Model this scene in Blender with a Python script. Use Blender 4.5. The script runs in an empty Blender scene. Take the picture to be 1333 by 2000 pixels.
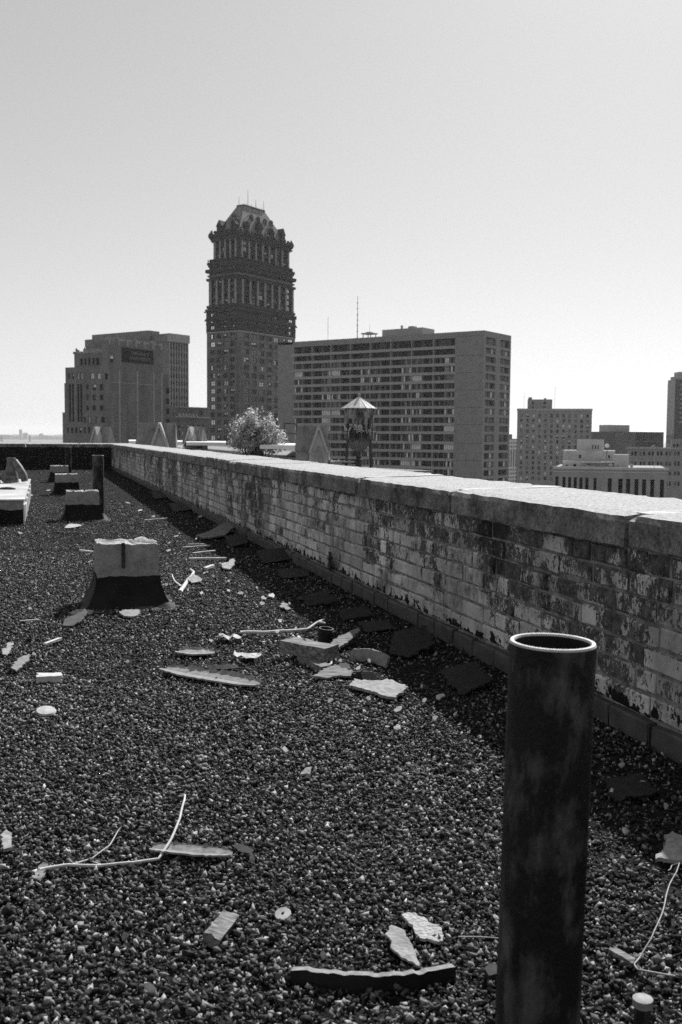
import bpy, math, random
import numpy as np
from mathutils import Vector, Matrix, noise
R = math.radians
rnd = random.Random(7)
SC = bpy.context.scene
COL = SC.collection

# ---------------------------------------------------------------- camera
F = 1944.4            # focal length in photograph pixels (35 mm lens on a 36 mm tall frame)
EYE = 0.90            # lens height above the roof
PITCH, ROLL = 4.30, 0.0075
cam_data = bpy.data.cameras.new('camera')
cam_data.sensor_fit = 'VERTICAL'; cam_data.sensor_height = 36.0; cam_data.sensor_width = 24.0
cam_data.lens = 35.0; cam_data.clip_start = 0.05; cam_data.clip_end = 40000
cam_data.dof.use_dof = True; cam_data.dof.focus_distance = 3.4; cam_data.dof.aperture_fstop = 11
cam = bpy.data.objects.new('camera', cam_data); COL.objects.link(cam)
CROT = (Matrix.Rotation(R(90 - PITCH), 3, 'X') @ Matrix.Rotation(ROLL, 3, 'Z'))
cam.matrix_world = Matrix.Translation((0, 0, EYE)) @ CROT.to_4x4()
SC.camera = cam

# ---------------------------------------------------------------- sky, sun, exposure
SUN_AZ, SUN_EL = 21.0, 41.5        # heading right of straight ahead, elevation
world = bpy.data.worlds.new('World'); SC.world = world; world.use_nodes = True
wn = world.node_tree.nodes; wl = world.node_tree.links
bg = wn['Background']
sky = wn.new('ShaderNodeTexSky'); sky.sky_type = 'NISHITA'; sky.sun_disc = False
sky.sun_elevation = R(SUN_EL); sky.sun_rotation = R(SUN_AZ)
sky.altitude = 100; sky.air_density = 1.0; sky.dust_density = 0.7; sky.ozone_density = 1.0
bw = wn.new('ShaderNodeRGBToBW')
# black-and-white film: luminance of the sky with the film's soft shoulder
pw = wn.new('ShaderNodeMath'); pw.operation = 'POWER'; pw.inputs[1].default_value = 0.60
ml = wn.new('ShaderNodeMath'); ml.operation = 'MULTIPLY'; ml.inputs[1].default_value = 1.97
wl.new(sky.outputs[0], bw.inputs[0]); wl.new(bw.outputs[0], pw.inputs[0]); wl.new(pw.outputs[0], ml.inputs[0]); wl.new(ml.outputs[0], bg.inputs[0])
bg.inputs[1].default_value = 0.085
sd = bpy.data.lights.new('sun', 'SUN'); sd.energy = 5.0; sd.angle = R(0.55); sd.color = (1, 1, 1)
sun = bpy.data.objects.new('sun', sd); COL.objects.link(sun)
sdir = Vector((math.sin(R(SUN_AZ)) * math.cos(R(SUN_EL)), math.cos(R(SUN_AZ)) * math.cos(R(SUN_EL)), math.sin(R(SUN_EL))))
sun.rotation_euler = sdir.to_track_quat('Z', 'Y').to_euler()
sun.location = (30, 60, 90)
SC.view_settings.view_transform = 'Standard'; SC.view_settings.look = 'None'
SC.view_settings.gamma = 1.0; SC.view_settings.use_curve_mapping = False
SC.view_settings.exposure = 0.48
SC.cycles.max_bounces = 6; SC.cycles.diffuse_bounces = 3; SC.cycles.volume_bounces = 1
SC.cycles.use_denoising = False; SC.cycles.sample_clamp_indirect = 3.0

# ---------------------------------------------------------------- pixel <-> world helpers
CP = Vector((0, 0, EYE))
def ray(px, py): return CROT @ Vector(((px - 666.5) / F, (1000 - py) / F, -1.0))
def at(px, py, Y):
    r = ray(px, py); return CP + r * (Y / r.y)
def grd(px, py, z=0.0):
    r = ray(px, py); return CP + r * ((z - EYE) / r.z)

# ---------------------------------------------------------------- materials
def nodes_of(m):
    m.use_nodes = True; t = m.node_tree; return t, t.nodes, t.links, t.nodes['Principled BSDF']
def mat(name, lo, hi=None, scale=3.0, rough=0.85, bump=0.0, bscale=None, detail=5, spec=0.3, metal=0.0,
        stretch=(1, 1, 1), contrast=(0.35, 0.65), streak=None, dist=0.01, island=0.0):
    m = bpy.data.materials.new(name); t, n, l, p = nodes_of(m)
    p.inputs['Roughness'].default_value = rough; p.inputs['Metallic'].default_value = metal
    p.inputs['Specular IOR Level'].default_value = spec
    hi = lo if hi is None else hi
    geo = n.new('ShaderNodeNewGeometry')
    mp = n.new('ShaderNodeMapping'); mp.inputs['Scale'].default_value = stretch
    l.new(geo.outputs['Position'], mp.inputs[0])
    nz = n.new('ShaderNodeTexNoise'); nz.inputs['Scale'].default_value = scale; nz.inputs['Detail'].default_value = detail
    nz.inputs['Roughness'].default_value = 0.62
    l.new(mp.outputs[0], nz.inputs['Vector'])
    rp = n.new('ShaderNodeMapRange'); rp.inputs[1].default_value, rp.inputs[2].default_value = contrast
    rp.inputs[3].default_value = lo; rp.inputs[4].default_value = hi
    l.new(nz.outputs['Fac'], rp.inputs[0])
    out = rp.outputs[0]
    if streak:
        mp2 = n.new('ShaderNodeMapping'); mp2.inputs['Scale'].default_value = (streak[0], streak[0], streak[0] * 0.08)
        l.new(geo.outputs['Position'], mp2.inputs[0])
        n2 = n.new('ShaderNodeTexNoise'); n2.inputs['Scale'].default_value = 1.0; n2.inputs['Detail'].default_value = 4
        l.new(mp2.outputs[0], n2.inputs['Vector'])
        r2 = n.new('ShaderNodeMapRange'); r2.inputs[1].default_value = 0.45; r2.inputs[2].default_value = 0.7
        r2.inputs[3].default_value = 1.0; r2.inputs[4].default_value = 1 - streak[1]
        l.new(n2.outputs['Fac'], r2.inputs[0])
        mu = n.new('ShaderNodeMath'); mu.operation = 'MULTIPLY'; l.new(out, mu.inputs[0]); l.new(r2.outputs[0], mu.inputs[1]); out = mu.outputs[0]
    if island:
        ad = n.new('ShaderNodeMath'); ad.operation = 'MULTIPLY_ADD'
        l.new(geo.outputs['Random Per Island'], ad.inputs[0]); ad.inputs[1].default_value = 2 * island; ad.inputs[2].default_value = 1 - island
        mu = n.new('ShaderNodeMath'); mu.operation = 'MULTIPLY'; l.new(out, mu.inputs[0]); l.new(ad.outputs[0], mu.inputs[1]); out = mu.outputs[0]
    l.new(out, p.inputs['Base Color'])
    if bump:
        nb = n.new('ShaderNodeTexNoise'); nb.inputs['Scale'].default_value = bscale or scale * 4; nb.inputs['Detail'].default_value = 6
        l.new(mp.outputs[0], nb.inputs['Vector'])
        b = n.new('ShaderNodeBump'); b.inputs['Strength'].default_value = bump; b.inputs['Distance'].default_value = dist
        l.new(nb.outputs['Fac'], b.inputs['Height']); l.new(b.outputs[0], p.inputs['Normal'])
    return m

# ---------------------------------------------------------------- mesh helpers
class MB:
    def __init__(s): s.v = []; s.f = []; s.m = []
    def poly(s, pts, m=0):
        i = len(s.v); s.v += [tuple(p) for p in pts]; s.f.append(tuple(range(i, i + len(pts)))); s.m.append(m)
    def box(s, x0, y0, z0, x1, y1, z1, m=0):
        i = len(s.v)
        s.v += [(x0, y0, z0), (x1, y0, z0), (x1, y1, z0), (x0, y1, z0), (x0, y0, z1), (x1, y0, z1), (x1, y1, z1), (x0, y1, z1)]
        for q in ((0, 3, 2, 1), (4, 5, 6, 7), (0, 1, 5, 4), (1, 2, 6, 5), (2, 3, 7, 6), (3, 0, 4, 7)):
            s.f.append(tuple(i + k for k in q)); s.m.append(m)
    def hexa(s, a, b, m=0):          # a: four points below, b: four points above
        i = len(s.v); s.v += [tuple(p) for p in a] + [tuple(p) for p in b]
        for q in ((0, 3, 2, 1), (4, 5, 6, 7), (0, 1, 5, 4), (1, 2, 6, 5), (2, 3, 7, 6), (3, 0, 4, 7)):
            s.f.append(tuple(i + k for k in q)); s.m.append(m)
    def tube(s, pts, rad, n=8, m=0, cap=True):
        pts = [Vector(p) for p in pts]; rads = rad if isinstance(rad, (list, tuple)) else [rad] * len(pts)
        i0 = len(s.v); up = Vector((0, 0, 1))
        for k, p in enumerate(pts):
            d = (pts[min(k + 1, len(pts) - 1)] - pts[max(k - 1, 0)]).normalized()
            a = d.cross(up if abs(d.z) < 0.95 else Vector((1, 0, 0))).normalized(); b = d.cross(a)
            for j in range(n):
                t = 2 * math.pi * j / n
                s.v.append(tuple(p + (a * math.cos(t) + b * math.sin(t)) * rads[k]))
        for k in range(len(pts) - 1):
            for j in range(n):
                q = i0 + k * n
                s.f.append((q + j, q + (j + 1) % n, q + n + (j + 1) % n, q + n + j)); s.m.append(m)
        if cap:
            s.f.append(tuple(i0 + j for j in range(n))); s.m.append(m)
            q = i0 + (len(pts) - 1) * n
            s.f.append(tuple(q + n - 1 - j for j in range(n))); s.m.append(m)
    def lathe(s, prof, n=24, m=0, c=(0, 0), a0=0.0, a1=2 * math.pi):
        i0 = len(s.v); full = abs(a1 - a0 - 2 * math.pi) < 1e-6; cols = n if full else n + 1
        for r_, z in prof:
            for j in range(cols):
                t = a0 + (a1 - a0) * j / n; s.v.append((c[0] + r_ * math.cos(t), c[1] + r_ * math.sin(t), z))
        for k in range(len(prof) - 1):
            for j in range(n):
                q = i0 + k * cols
                s.f.append((q + j, q + (j + 1) % cols, q + cols + (j + 1) % cols, q + cols + j)); s.m.append(m)
    def mesh(s, name, mats, smooth=False):
        me = bpy.data.meshes.new(name); me.from_pydata(s.v, [], s.f)
        for mm in (mats if isinstance(mats, (list, tuple)) else [mats]): me.materials.append(mm)
        me.polygons.foreach_set('material_index', s.m)
        if smooth: me.polygons.foreach_set('use_smooth', [True] * len(s.f))
        me.update(); return me
    def build(s, name, mats, parent=None, smooth=False):
        return link(name, s.mesh(name, mats, smooth), parent)
def link(name, me, parent=None, loc=None, rz=0.0):
    o = bpy.data.objects.new(name, me); COL.objects.link(o)
    if parent: o.parent = parent
    if loc is not None: o.location = loc
    if rz: o.rotation_euler = (0, 0, rz)
    return o
def tag(o, label=None, cat=None, group=None, kind=None):
    if label: o['label'] = label
    if cat: o['category'] = cat
    if group: o['group'] = group
    if kind: o['kind'] = kind
    return o
def empty(name, loc, rz=0.0):
    o = link(name, None, None, loc, rz); o.empty_display_size = 0.2; return o
def auto_smooth(o, ang=40):
    me = o.data; me.polygons.foreach_set('use_smooth', [True] * len(me.polygons)); me.set_sharp_from_angle(angle=R(ang))

GZ = -45.0
class Frame:
    """local frame of a building: origin at its near corner, x runs along the right-hand face, y along the left-hand face"""
    def __init__(s, px, py, Y, heading):
        p = at(px, py, Y); s.O = Vector((p.x, p.y, GZ)); s.zt = p.z - GZ; s.h = heading
        s.u = Vector((math.sin(R(heading)), math.cos(R(heading)), 0)); s.v = Vector((-s.u.y, s.u.x, 0))
        s.rz = math.atan2(s.u.y, s.u.x)
    def empty(s, name): return empty(name, s.O, s.rz)
    def on(s, face, px, py, d=0.0):
        """(along, z) where the line of sight through a pixel meets a face set back by d"""
        nrm = s.v if face == 'R' else s.u; al = s.u if face == 'R' else s.v
        r = ray(px, py); t = ((s.O - CP).dot(nrm) + d) / r.dot(nrm); P = CP + r * t
        return (P - s.O).dot(al), P.z - GZ
def P3(face, a, d, z): return (a, d, z) if face == 'R' else (d, a, z)
def holed(mb, face, a0, a1, z0, z1, ops, depth, m=0, off=0.0, mr=None):
    """a wall face with real openings and reveals"""
    xs = sorted({a0, a1} | {min(max(o[k], a0), a1) for o in ops for k in (0, 1)})
    zs = sorted({z0, z1} | {min(max(o[k], z0), z1) for o in ops for k in (2, 3)})
    mr = m if mr is None else mr
    nx, nz = len(xs) - 1, len(zs) - 1; hole = [[False] * nz for _ in range(nx)]
    for (b0, b1, c0, c1) in ops:
        for i in range(nx):
            if b0 - 1e-6 <= xs[i] and xs[i + 1] <= b1 + 1e-6:
                for j in range(nz):
                    if c0 - 1e-6 <= zs[j] and zs[j + 1] <= c1 + 1e-6: hole[i][j] = True
    for j in range(nz):
        i = 0
        while i < nx:
            if hole[i][j]: i += 1; continue
            k = i
            while k + 1 < nx and not hole[k + 1][j]: k += 1
            mb.poly([P3(face, xs[i], off, zs[j]), P3(face, xs[k + 1], off, zs[j]), P3(face, xs[k + 1], off, zs[j + 1]), P3(face, xs[i], off, zs[j + 1])], m)
            i = k + 1
    for (b0, b1, c0, c1) in ops:
        e = off + depth
        for (p, q) in (((b0, c0), (b1, c0)), ((b1, c0), (b1, c1)), ((b1, c1), (b0, c1)), ((b0, c1), (b0, c0))):
            mb.poly([P3(face, p[0], off, p[1]), P3(face, q[0], off, q[1]), P3(face, q[0], e, q[1]), P3(face, p[0], e, p[1])], mr)
def shell(mb, Lu, Lv, z0, z1, m=0, faces='BKT', i=0.0):
    """rest of a box: B = far face opposite R, K = far face opposite L, T = top, R/L = plain near faces"""
    a, b, c, d = i, Lu - i, i, Lv - i
    if 'B' in faces: mb.poly([(a, d, z0), (b, d, z0), (b, d, z1), (a, d, z1)], m)
    if 'K' in faces: mb.poly([(b, c, z0), (b, d, z0), (b, d, z1), (b, c, z1)], m)
    if 'R' in faces: mb.poly([(a, c, z0), (b, c, z0), (b, c, z1), (a, c, z1)], m)
    if 'L' in faces: mb.poly([(a, c, z0), (a, d, z0), (a, d, z1), (a, c, z1)], m)
    if 'T' in faces: mb.poly([(a, c, z1), (b, c, z1), (b, d, z1), (a, d, z1)], m)

# window meshes -------------------------------------------------------------
PANE_DARK = mat('window_glass_dark', 0.006, 0.014, 0.3, rough=0.25, spec=0.18)
PANE_MID = mat('window_glass_grey', 0.03, 0.07, 0.3, rough=0.2, spec=0.3)
PANE_SKY = mat('window_glass_mirror', 0.85, rough=0.04, metal=1.0)
BLIND = mat('window_blind', 0.6, 0.8, 0.4, rough=0.9)
BLIND_DIM = mat('window_blind_dim', 0.16, 0.3, 0.4, rough=0.9)
WFRAME = mat('window_frame_paint', 0.06, 0.1, 1.0)
_win = {}
def window_mesh(w, h, kind, panes=1, fw=0.09, split=True):
    key = (round(w, 2), round(h, 2), kind, panes)
    if key in _win: return _win[key]
    mb = MB(); x0 = -w / 2
    for k in range(panes):
        a, b = x0 + w * k / panes, x0 + w * (k + 1) / panes
        kk = kind[k % len(kind)] if isinstance(kind, tuple) else kind
        pm = {'dark': 1, 'half': 1, 'low': 1, 'full': 3, 'dim': 4, 'sky': 5, 'mid': 2}[kk]
        mb.poly([(a, .05, 0), (b, .05, 0), (b, .05, h), (a, .05, h)], pm)
        if kk == 'half': mb.poly([(a + fw, .04, h * .5), (b - fw, .04, h * .5), (b - fw, .04, h - fw), (a + fw, .04, h - fw)], 3)
        if kk == 'low': mb.poly([(a + fw, .04, fw), (b - fw, .04, fw), (b - fw, .04, h * .5), (a + fw, .04, h * .5)], 4)
        mb.box(a, 0, 0, a + fw, .06, h); mb.box(b - fw, 0, 0, b, .06, h)
        mb.box(a + fw, .004, h - fw, b - fw, .062, h); mb.box(a + fw, .004, 0, b - fw, .062, fw)
        if split: mb.box(a + fw, .008, h * .5 - fw * .4, b - fw, .064, h * .5 + fw * .4)
    _win[key] = mb.mesh('window', [WFRAME, PANE_DARK, PANE_MID, BLIND, BLIND_DIM, PANE_SKY])
    return _win[key]
def put_window(parent, face, a, d, z, me, name='window'):
    return link(name, me, parent, P3(face, a, d, z), 0.0 if face == 'R' else -math.pi / 2)

# ================================================================ THE ROOF
WH = 16.56                                    # the parapet runs this many degrees left of straight ahead
W = Vector((-math.sin(R(WH)), math.cos(R(WH)), 0)); N = Vector((math.cos(R(WH)), math.sin(R(WH)), 0))
WRZ = math.atan2(W.y, W.x)
DW = 1.70                                     # camera to brick face
S1 = 27.2                                     # corner with the back wall, measured along the parapet
def ws(s, d, z=0.0): return W * s + N * d + Vector((0, 0, z))      # (along parapet, towards parapet, up)

ROOF_BED = mat('roof_tar_bed', 0.008, 0.04, 45, rough=1.0, bump=1.0, bscale=70, dist=0.02, spec=0.03)
BODY = mat('building_brick_body', 0.12, 0.2, 2)
mb = MB()
pts = [ws(-6, 2.05), ws(S1 + .4, 2.05), ws(S1 + .4, -22), ws(-6, -22)]
mb.poly([(p.x, p.y, 0) for p in pts])
tag(mb.build('roof_deck', ROOF_BED), kind='structure')
mb = MB(); q = [ws(-6, 2.2), ws(S1 + .5, 2.2), ws(S1 + .5, -22), ws(-6, -22)]
mb.hexa([(p.x, p.y, GZ) for p in q], [(p.x, p.y, -0.03) for p in q])
tag(mb.build('building_body', BODY), kind='structure')
mb = MB(); mb.poly([(-15000, -6000, GZ), (15000, -6000, GZ), (15000, 18000, GZ), (-15000, 18000, GZ)])
tag(mb.build('ground', mat('city_ground', 0.08, 0.16, 0.004)), kind='structure')

# ---- gravel
def gravel(name, zones, material, seed, octa=False):
    g = np.random.default_rng(seed); P = []; S = []
    for (y0, y1, dens, s0, s1, margin) in zones:
        n = int(dens * ((y1 ** 2 - y0 ** 2) * 0.343 + 2 * margin * (y1 - y0)))
        y = np.sqrt(g.uniform(y0 ** 2, y1 ** 2, n)); x = g.uniform(-1, 1, n) * (0.343 * y + margin)
        d = x * N.x + y * N.y; s = x * W.x + y * W.y
        ok = (d < DW - .02) & (s < S1 - .05) & (g.random(n) > .72 * np.clip((d - 1.02) / .22, 0, 1)); x, y = x[ok], y[ok]  # stones thinned across the parapet's shadow band to darken its shade
        sz = s0 + (s1 - s0) * g.random(len(x)) ** 2.3
        P.append(np.stack([x, y, sz * g.uniform(-.2, .7, len(x)) + .0016 * (1.6 + np.sin(x * 3.1 + 1.7 * np.sin(y * 2.3)) + np.sin(y * 4.7 + x))], 1)); S.append(sz)
    P = np.concatenate(P); S = np.concatenate(S); n = len(S)
    cube = np.array([(-1, -1, -1), (1, -1, -1), (1, 1, -1), (-1, 1, -1), (-1, -1, 1), (1, -1, 1), (1, 1, 1), (-1, 1, 1)], float) * .5
    if octa: cube = np.array([(-1, -.4, -.5), (1, -.5, -.4), (.1, 1, -.5), (-.8, .2, .6), (.7, .3, .5), (0, -.8, .6)], float) * .6
    K = len(cube)
    V = cube[None] * (1 + g.uniform(-.42, .18, (n, K, 3)))
    V *= np.stack([g.uniform(.8, 1.35, n), g.uniform(.65, 1.1, n), g.uniform(.32, .85, n)], 1)[:, None]
    qd = g.normal(size=(n, 4)); qd /= np.linalg.norm(qd, axis=1)[:, None]
    w, a, b, c = qd.T
    M = np.stack([np.stack([1 - 2 * (b * b + c * c), 2 * (a * b - c * w), 2 * (a * c + b * w)], 1),
                  np.stack([2 * (a * b + c * w), 1 - 2 * (a * a + c * c), 2 * (b * c - a * w)], 1),
                  np.stack([2 * (a * c - b * w), 2 * (b * c + a * w), 1 - 2 * (a * a + b * b)], 1)], 1)
    V = np.einsum('nij,nkj->nki', M, V) * S[:, None, None] + P[:, None]
    V = V.reshape(-1, 3)
    fq = np.array([(0, 2, 1, 1), (3, 5, 4, 4), (0, 1, 5, 5), (1, 4, 5, 5), (1, 2, 4, 4), (2, 3, 4, 4), (2, 0, 3, 3), (0, 5, 3, 3)])[:, :3] if octa else np.array([(0, 3, 2, 1), (4, 5, 6, 7), (0, 1, 5, 4), (1, 2, 6, 5), (2, 3, 7, 6), (3, 0, 4, 7)])
    Fc = (fq[None] + (np.arange(n) * K)[:, None, None]).reshape(-1)
    me = bpy.data.meshes.new(name); me.vertices.add(n * K); me.vertices.foreach_set('co', V.astype(np.float32).ravel())
    me.loops.add(n * 24); me.loops.foreach_set('vertex_index', Fc.astype(np.int32))
    me.polygons.add(n * len(fq)); me.polygons.foreach_set('loop_start', np.arange(0, n * 24, fq.shape[1], dtype=np.int32))
    me.update(calc_edges=True); me.materials.append(material)
    return tag(link(name, me), kind='stuff')
def gravel_mat():
    m = bpy.data.materials.new('gravel_stone'); t, n, l, p = nodes_of(m)
    geo = n.new('ShaderNodeNewGeometry')
    cr = n.new('ShaderNodeValToRGB'); e = cr.color_ramp.elements
    e[0].position = 0; e[0].color = (.018, .018, .018, 1); e[1].position = 1; e[1].color = (.5, .5, .5, 1)
    for pos, c in ((.4, .05), (.72, .13), (.9, .25), (.98, .38)):
        k = e.new(pos); k.color = (c, c, c, 1)
    l.new(geo.outputs['Random Per Island'], cr.inputs[0])
    nz = n.new('ShaderNodeTexNoise'); nz.inputs['Scale'].default_value = 160; l.new(geo.outputs['Position'], nz.inputs['Vector'])
    mr = n.new('ShaderNodeMapRange'); mr.inputs[1].default_value = .3; mr.inputs[2].default_value = .7; mr.inputs[3].default_value = .55; mr.inputs[4].default_value = 1.3
    l.new(nz.outputs['Fac'], mr.inputs[0])
    mx = n.new('ShaderNodeMath'); mx.operation = 'MULTIPLY'; l.new(cr.outputs[0], mx.inputs[0]); l.new(mr.outputs[0], mx.inputs[1])
    l.new(mx.outputs[0], p.inputs['Base Color']); p.inputs['Roughness'].default_value = .85; p.inputs['Specular IOR Level'].default_value = .22
    b = n.new('ShaderNodeBump'); b.inputs['Strength'].default_value = .7; b.inputs['Distance'].default_value = .003
    l.new(nz.outputs['Fac'], b.inputs['Height']); l.new(b.outputs[0], p.inputs['Normal'])
    return m
GRAVEL = gravel_mat()
gravel('gravel', [(1.3, 3.6, 20500, .0050, .0165, .3)], GRAVEL, 3, True)
gravel('gravel', [(3.6, 7.5, 8300, .0066, .0175, .2), (7.5, 13, 1700, .009, .019, .4), (13, 28, 110, .014, .026, .5)], GRAVEL, 4, True)

# ---- parapet with bricks
def brick_mat():
    m = bpy.data.materials.new('painted_brick'); t, n, l, p = nodes_of(m)
    geo = n.new('ShaderNodeNewGeometry'); oi = n.new('ShaderNodeObjectInfo')
    def noise_(scale, detail=6, rough=.65, stretch=None):
        z = n.new('ShaderNodeTexNoise'); z.inputs['Scale'].default_value = scale; z.inputs['Detail'].default_value = detail; z.inputs['Roughness'].default_value = rough
        src = geo.outputs['Position']
        if stretch:
            mp = n.new('ShaderNodeMapping'); mp.inputs['Scale'].default_value = stretch; l.new(src, mp.inputs[0]); src = mp.outputs[0]
        l.new(src, z.inputs['Vector']); return z.outputs['Fac']
    def math_(op, a, b, c=None):
        k = n.new('ShaderNodeMath'); k.operation = op
        for i, q in enumerate((a, b, c)):
            if q is None: continue
            if isinstance(q, (int, float)): k.inputs[i].default_value = q
            else: l.new(q, k.inputs[i])
        return k.outputs[0]
    def ramp(src, a, b, lo, hi):
        k = n.new('ShaderNodeMapRange'); k.inputs[1].default_value = a; k.inputs[2].default_value = b; k.inputs[3].default_value = lo; k.inputs[4].default_value = hi
        l.new(src, k.inputs[0]); return k.outputs[0]
    rndm = math_('FRACT', math_('ADD', oi.outputs['Random'], geo.outputs['Random Per Island']), 0)
    big = noise_(1.7, 3, .5); mid = noise_(11, 5, .65, (1, 1, .6)); fine = noise_(70, 5, .8, (1, 1, .6))
    # where paint is left: fine flakes, medium patches, large bare areas, brick to brick
    s = math_('ADD', math_('MULTIPLY', fine, 1.25), math_('MULTIPLY', mid, 1.2))
    s = math_('ADD', s, math_('MULTIPLY', big, 1.3))
    s = math_('ADD', s, math_('MULTIPLY', rndm, .19))
    sep = n.new('ShaderNodeSeparateXYZ'); l.new(geo.outputs['Position'], sep.inputs[0])
    s = math_('ADD', s, ramp(sep.outputs['Z'], .1, .58, .16, -.10))
    paint = ramp(s, 1.885, 1.945, 0, 1)
    worn = ramp(noise_(30, 7, .8), .34, .66, .008, .17)
    white = ramp(noise_(14, 4), .3, .7, .6, .84)
    white = math_('MULTIPLY', white, ramp(rndm, 0, 1, .76, 1.08))
    dirt = ramp(noise_(3.2, 4, .6, (1, 1, .4)), .35, .65, .42, 1.0)
    white = math_('MULTIPLY', white, dirt)
    mx = n.new('ShaderNodeMix'); l.new(paint, mx.inputs[0]); l.new(worn, mx.inputs[2]); l.new(white, mx.inputs[3])
    # black tar splashed over the lowest courses
    tar = ramp(math_('ADD', math_('ADD', math_('MULTIPLY', noise_(19, 3, .55), .75), math_('MULTIPLY', noise_(85, 4, .7), .25)), ramp(sep.outputs['Z'], .09, .16, .10, -.16)), .556, .58, 0, 1)
    m2 = n.new('ShaderNodeMix'); l.new(tar, m2.inputs[0]); l.new(mx.outputs[0], m2.inputs[2]); m2.inputs[3].default_value = .012
    soot = ramp(math_('ADD', noise_(2.6, 6, .7, (1, 1, .8)), math_('MULTIPLY', fine, .18)), .62, .72, 1.0, .32)
    fin = math_('MULTIPLY', m2.outputs[0], soot)
    l.new(fin, p.inputs['Base Color'])
    p.inputs['Roughness'].default_value = .9; p.inputs['Specular IOR Level'].default_value = .2
    hgt = math_('ADD', math_('MULTIPLY', paint, .5), math_('MULTIPLY', fine, .5))
    b = n.new('ShaderNodeBump'); b.inputs['Strength'].default_value = .9; b.inputs['Distance'].default_value = .006
    l.new(hgt, b.inputs['Height']); l.new(b.outputs[0], p.inputs['Normal'])
    return m
BRICK = brick_mat()
MORTAR = mat('mortar', .08, .3, 14, bump=.8, bscale=90, dist=.004)
BASE = mat('base_course_coating', 0.045, 0.085, 12, rough=.7, bump=.3, bscale=60, dist=.003)
def coping_mat():
    m = mat('coping_stone', .17, .52, 75, rough=.9, bump=1.0, bscale=140, dist=.006, contrast=(.3, .66))
    t, n, l, p = nodes_of(m)
    # lichen and soot that grew on the vertical faces and in blotches
    geo = n.new('ShaderNodeNewGeometry'); z = n.new('ShaderNodeTexNoise'); z.inputs['Scale'].default_value = 5; z.inputs['Detail'].default_value = 7; z.inputs['Roughness'].default_value = .72
    l.new(geo.outputs['Position'], z.inputs['Vector'])
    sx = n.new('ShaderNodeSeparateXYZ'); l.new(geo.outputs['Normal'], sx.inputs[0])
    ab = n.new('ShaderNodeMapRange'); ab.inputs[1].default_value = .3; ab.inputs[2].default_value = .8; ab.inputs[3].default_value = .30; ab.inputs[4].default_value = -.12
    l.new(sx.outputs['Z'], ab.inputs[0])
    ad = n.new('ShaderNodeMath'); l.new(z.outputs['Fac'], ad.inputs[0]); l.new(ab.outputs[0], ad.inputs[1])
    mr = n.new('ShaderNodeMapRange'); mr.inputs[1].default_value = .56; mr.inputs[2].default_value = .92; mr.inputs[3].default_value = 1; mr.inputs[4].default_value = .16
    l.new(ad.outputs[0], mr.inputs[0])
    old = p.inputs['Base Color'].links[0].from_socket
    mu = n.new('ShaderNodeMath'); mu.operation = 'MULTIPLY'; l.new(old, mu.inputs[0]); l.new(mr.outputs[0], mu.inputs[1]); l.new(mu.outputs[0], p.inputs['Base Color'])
    return m
COPING = coping_mat()

def brick_mesh(w, h, dp, seed, name='brick', rough=.0048):
    """chamfered, slightly uneven brick; front at y = 0, body behind it"""
    g = random.Random(seed); c = .006; mb = MB()
    def ring(y, i): return [(x * (w / 2 - i) + g.uniform(-rough, rough), y + g.uniform(-.0015, .0015), z * (h / 2 - i) + g.uniform(-rough, rough)) for x, z in ((-1, -1), (1, -1), (1, 1), (-1, 1))]
    a, b = ring(0, c), ring(-c, 0); d = [(x, -dp, z) for x, _, z in b]
    mb.poly(a)
    for r0, r1 in ((a, b), (b, d)):
        for k in range(4): mb.poly([r0[k], r0[(k + 1) % 4], r1[(k + 1) % 4], r1[k]])
    return mb
def lay(course_len, s0, g, st=.205, hd=.098, joint=.0105, p_head=.22):
    s = s0 - g.uniform(0, .2); out = []
    while s < course_len:
        w = hd if g.random() < p_head else st
        w *= g.uniform(.96, 1.04); out.append((s, w)); s += w + joint
    return out

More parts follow.
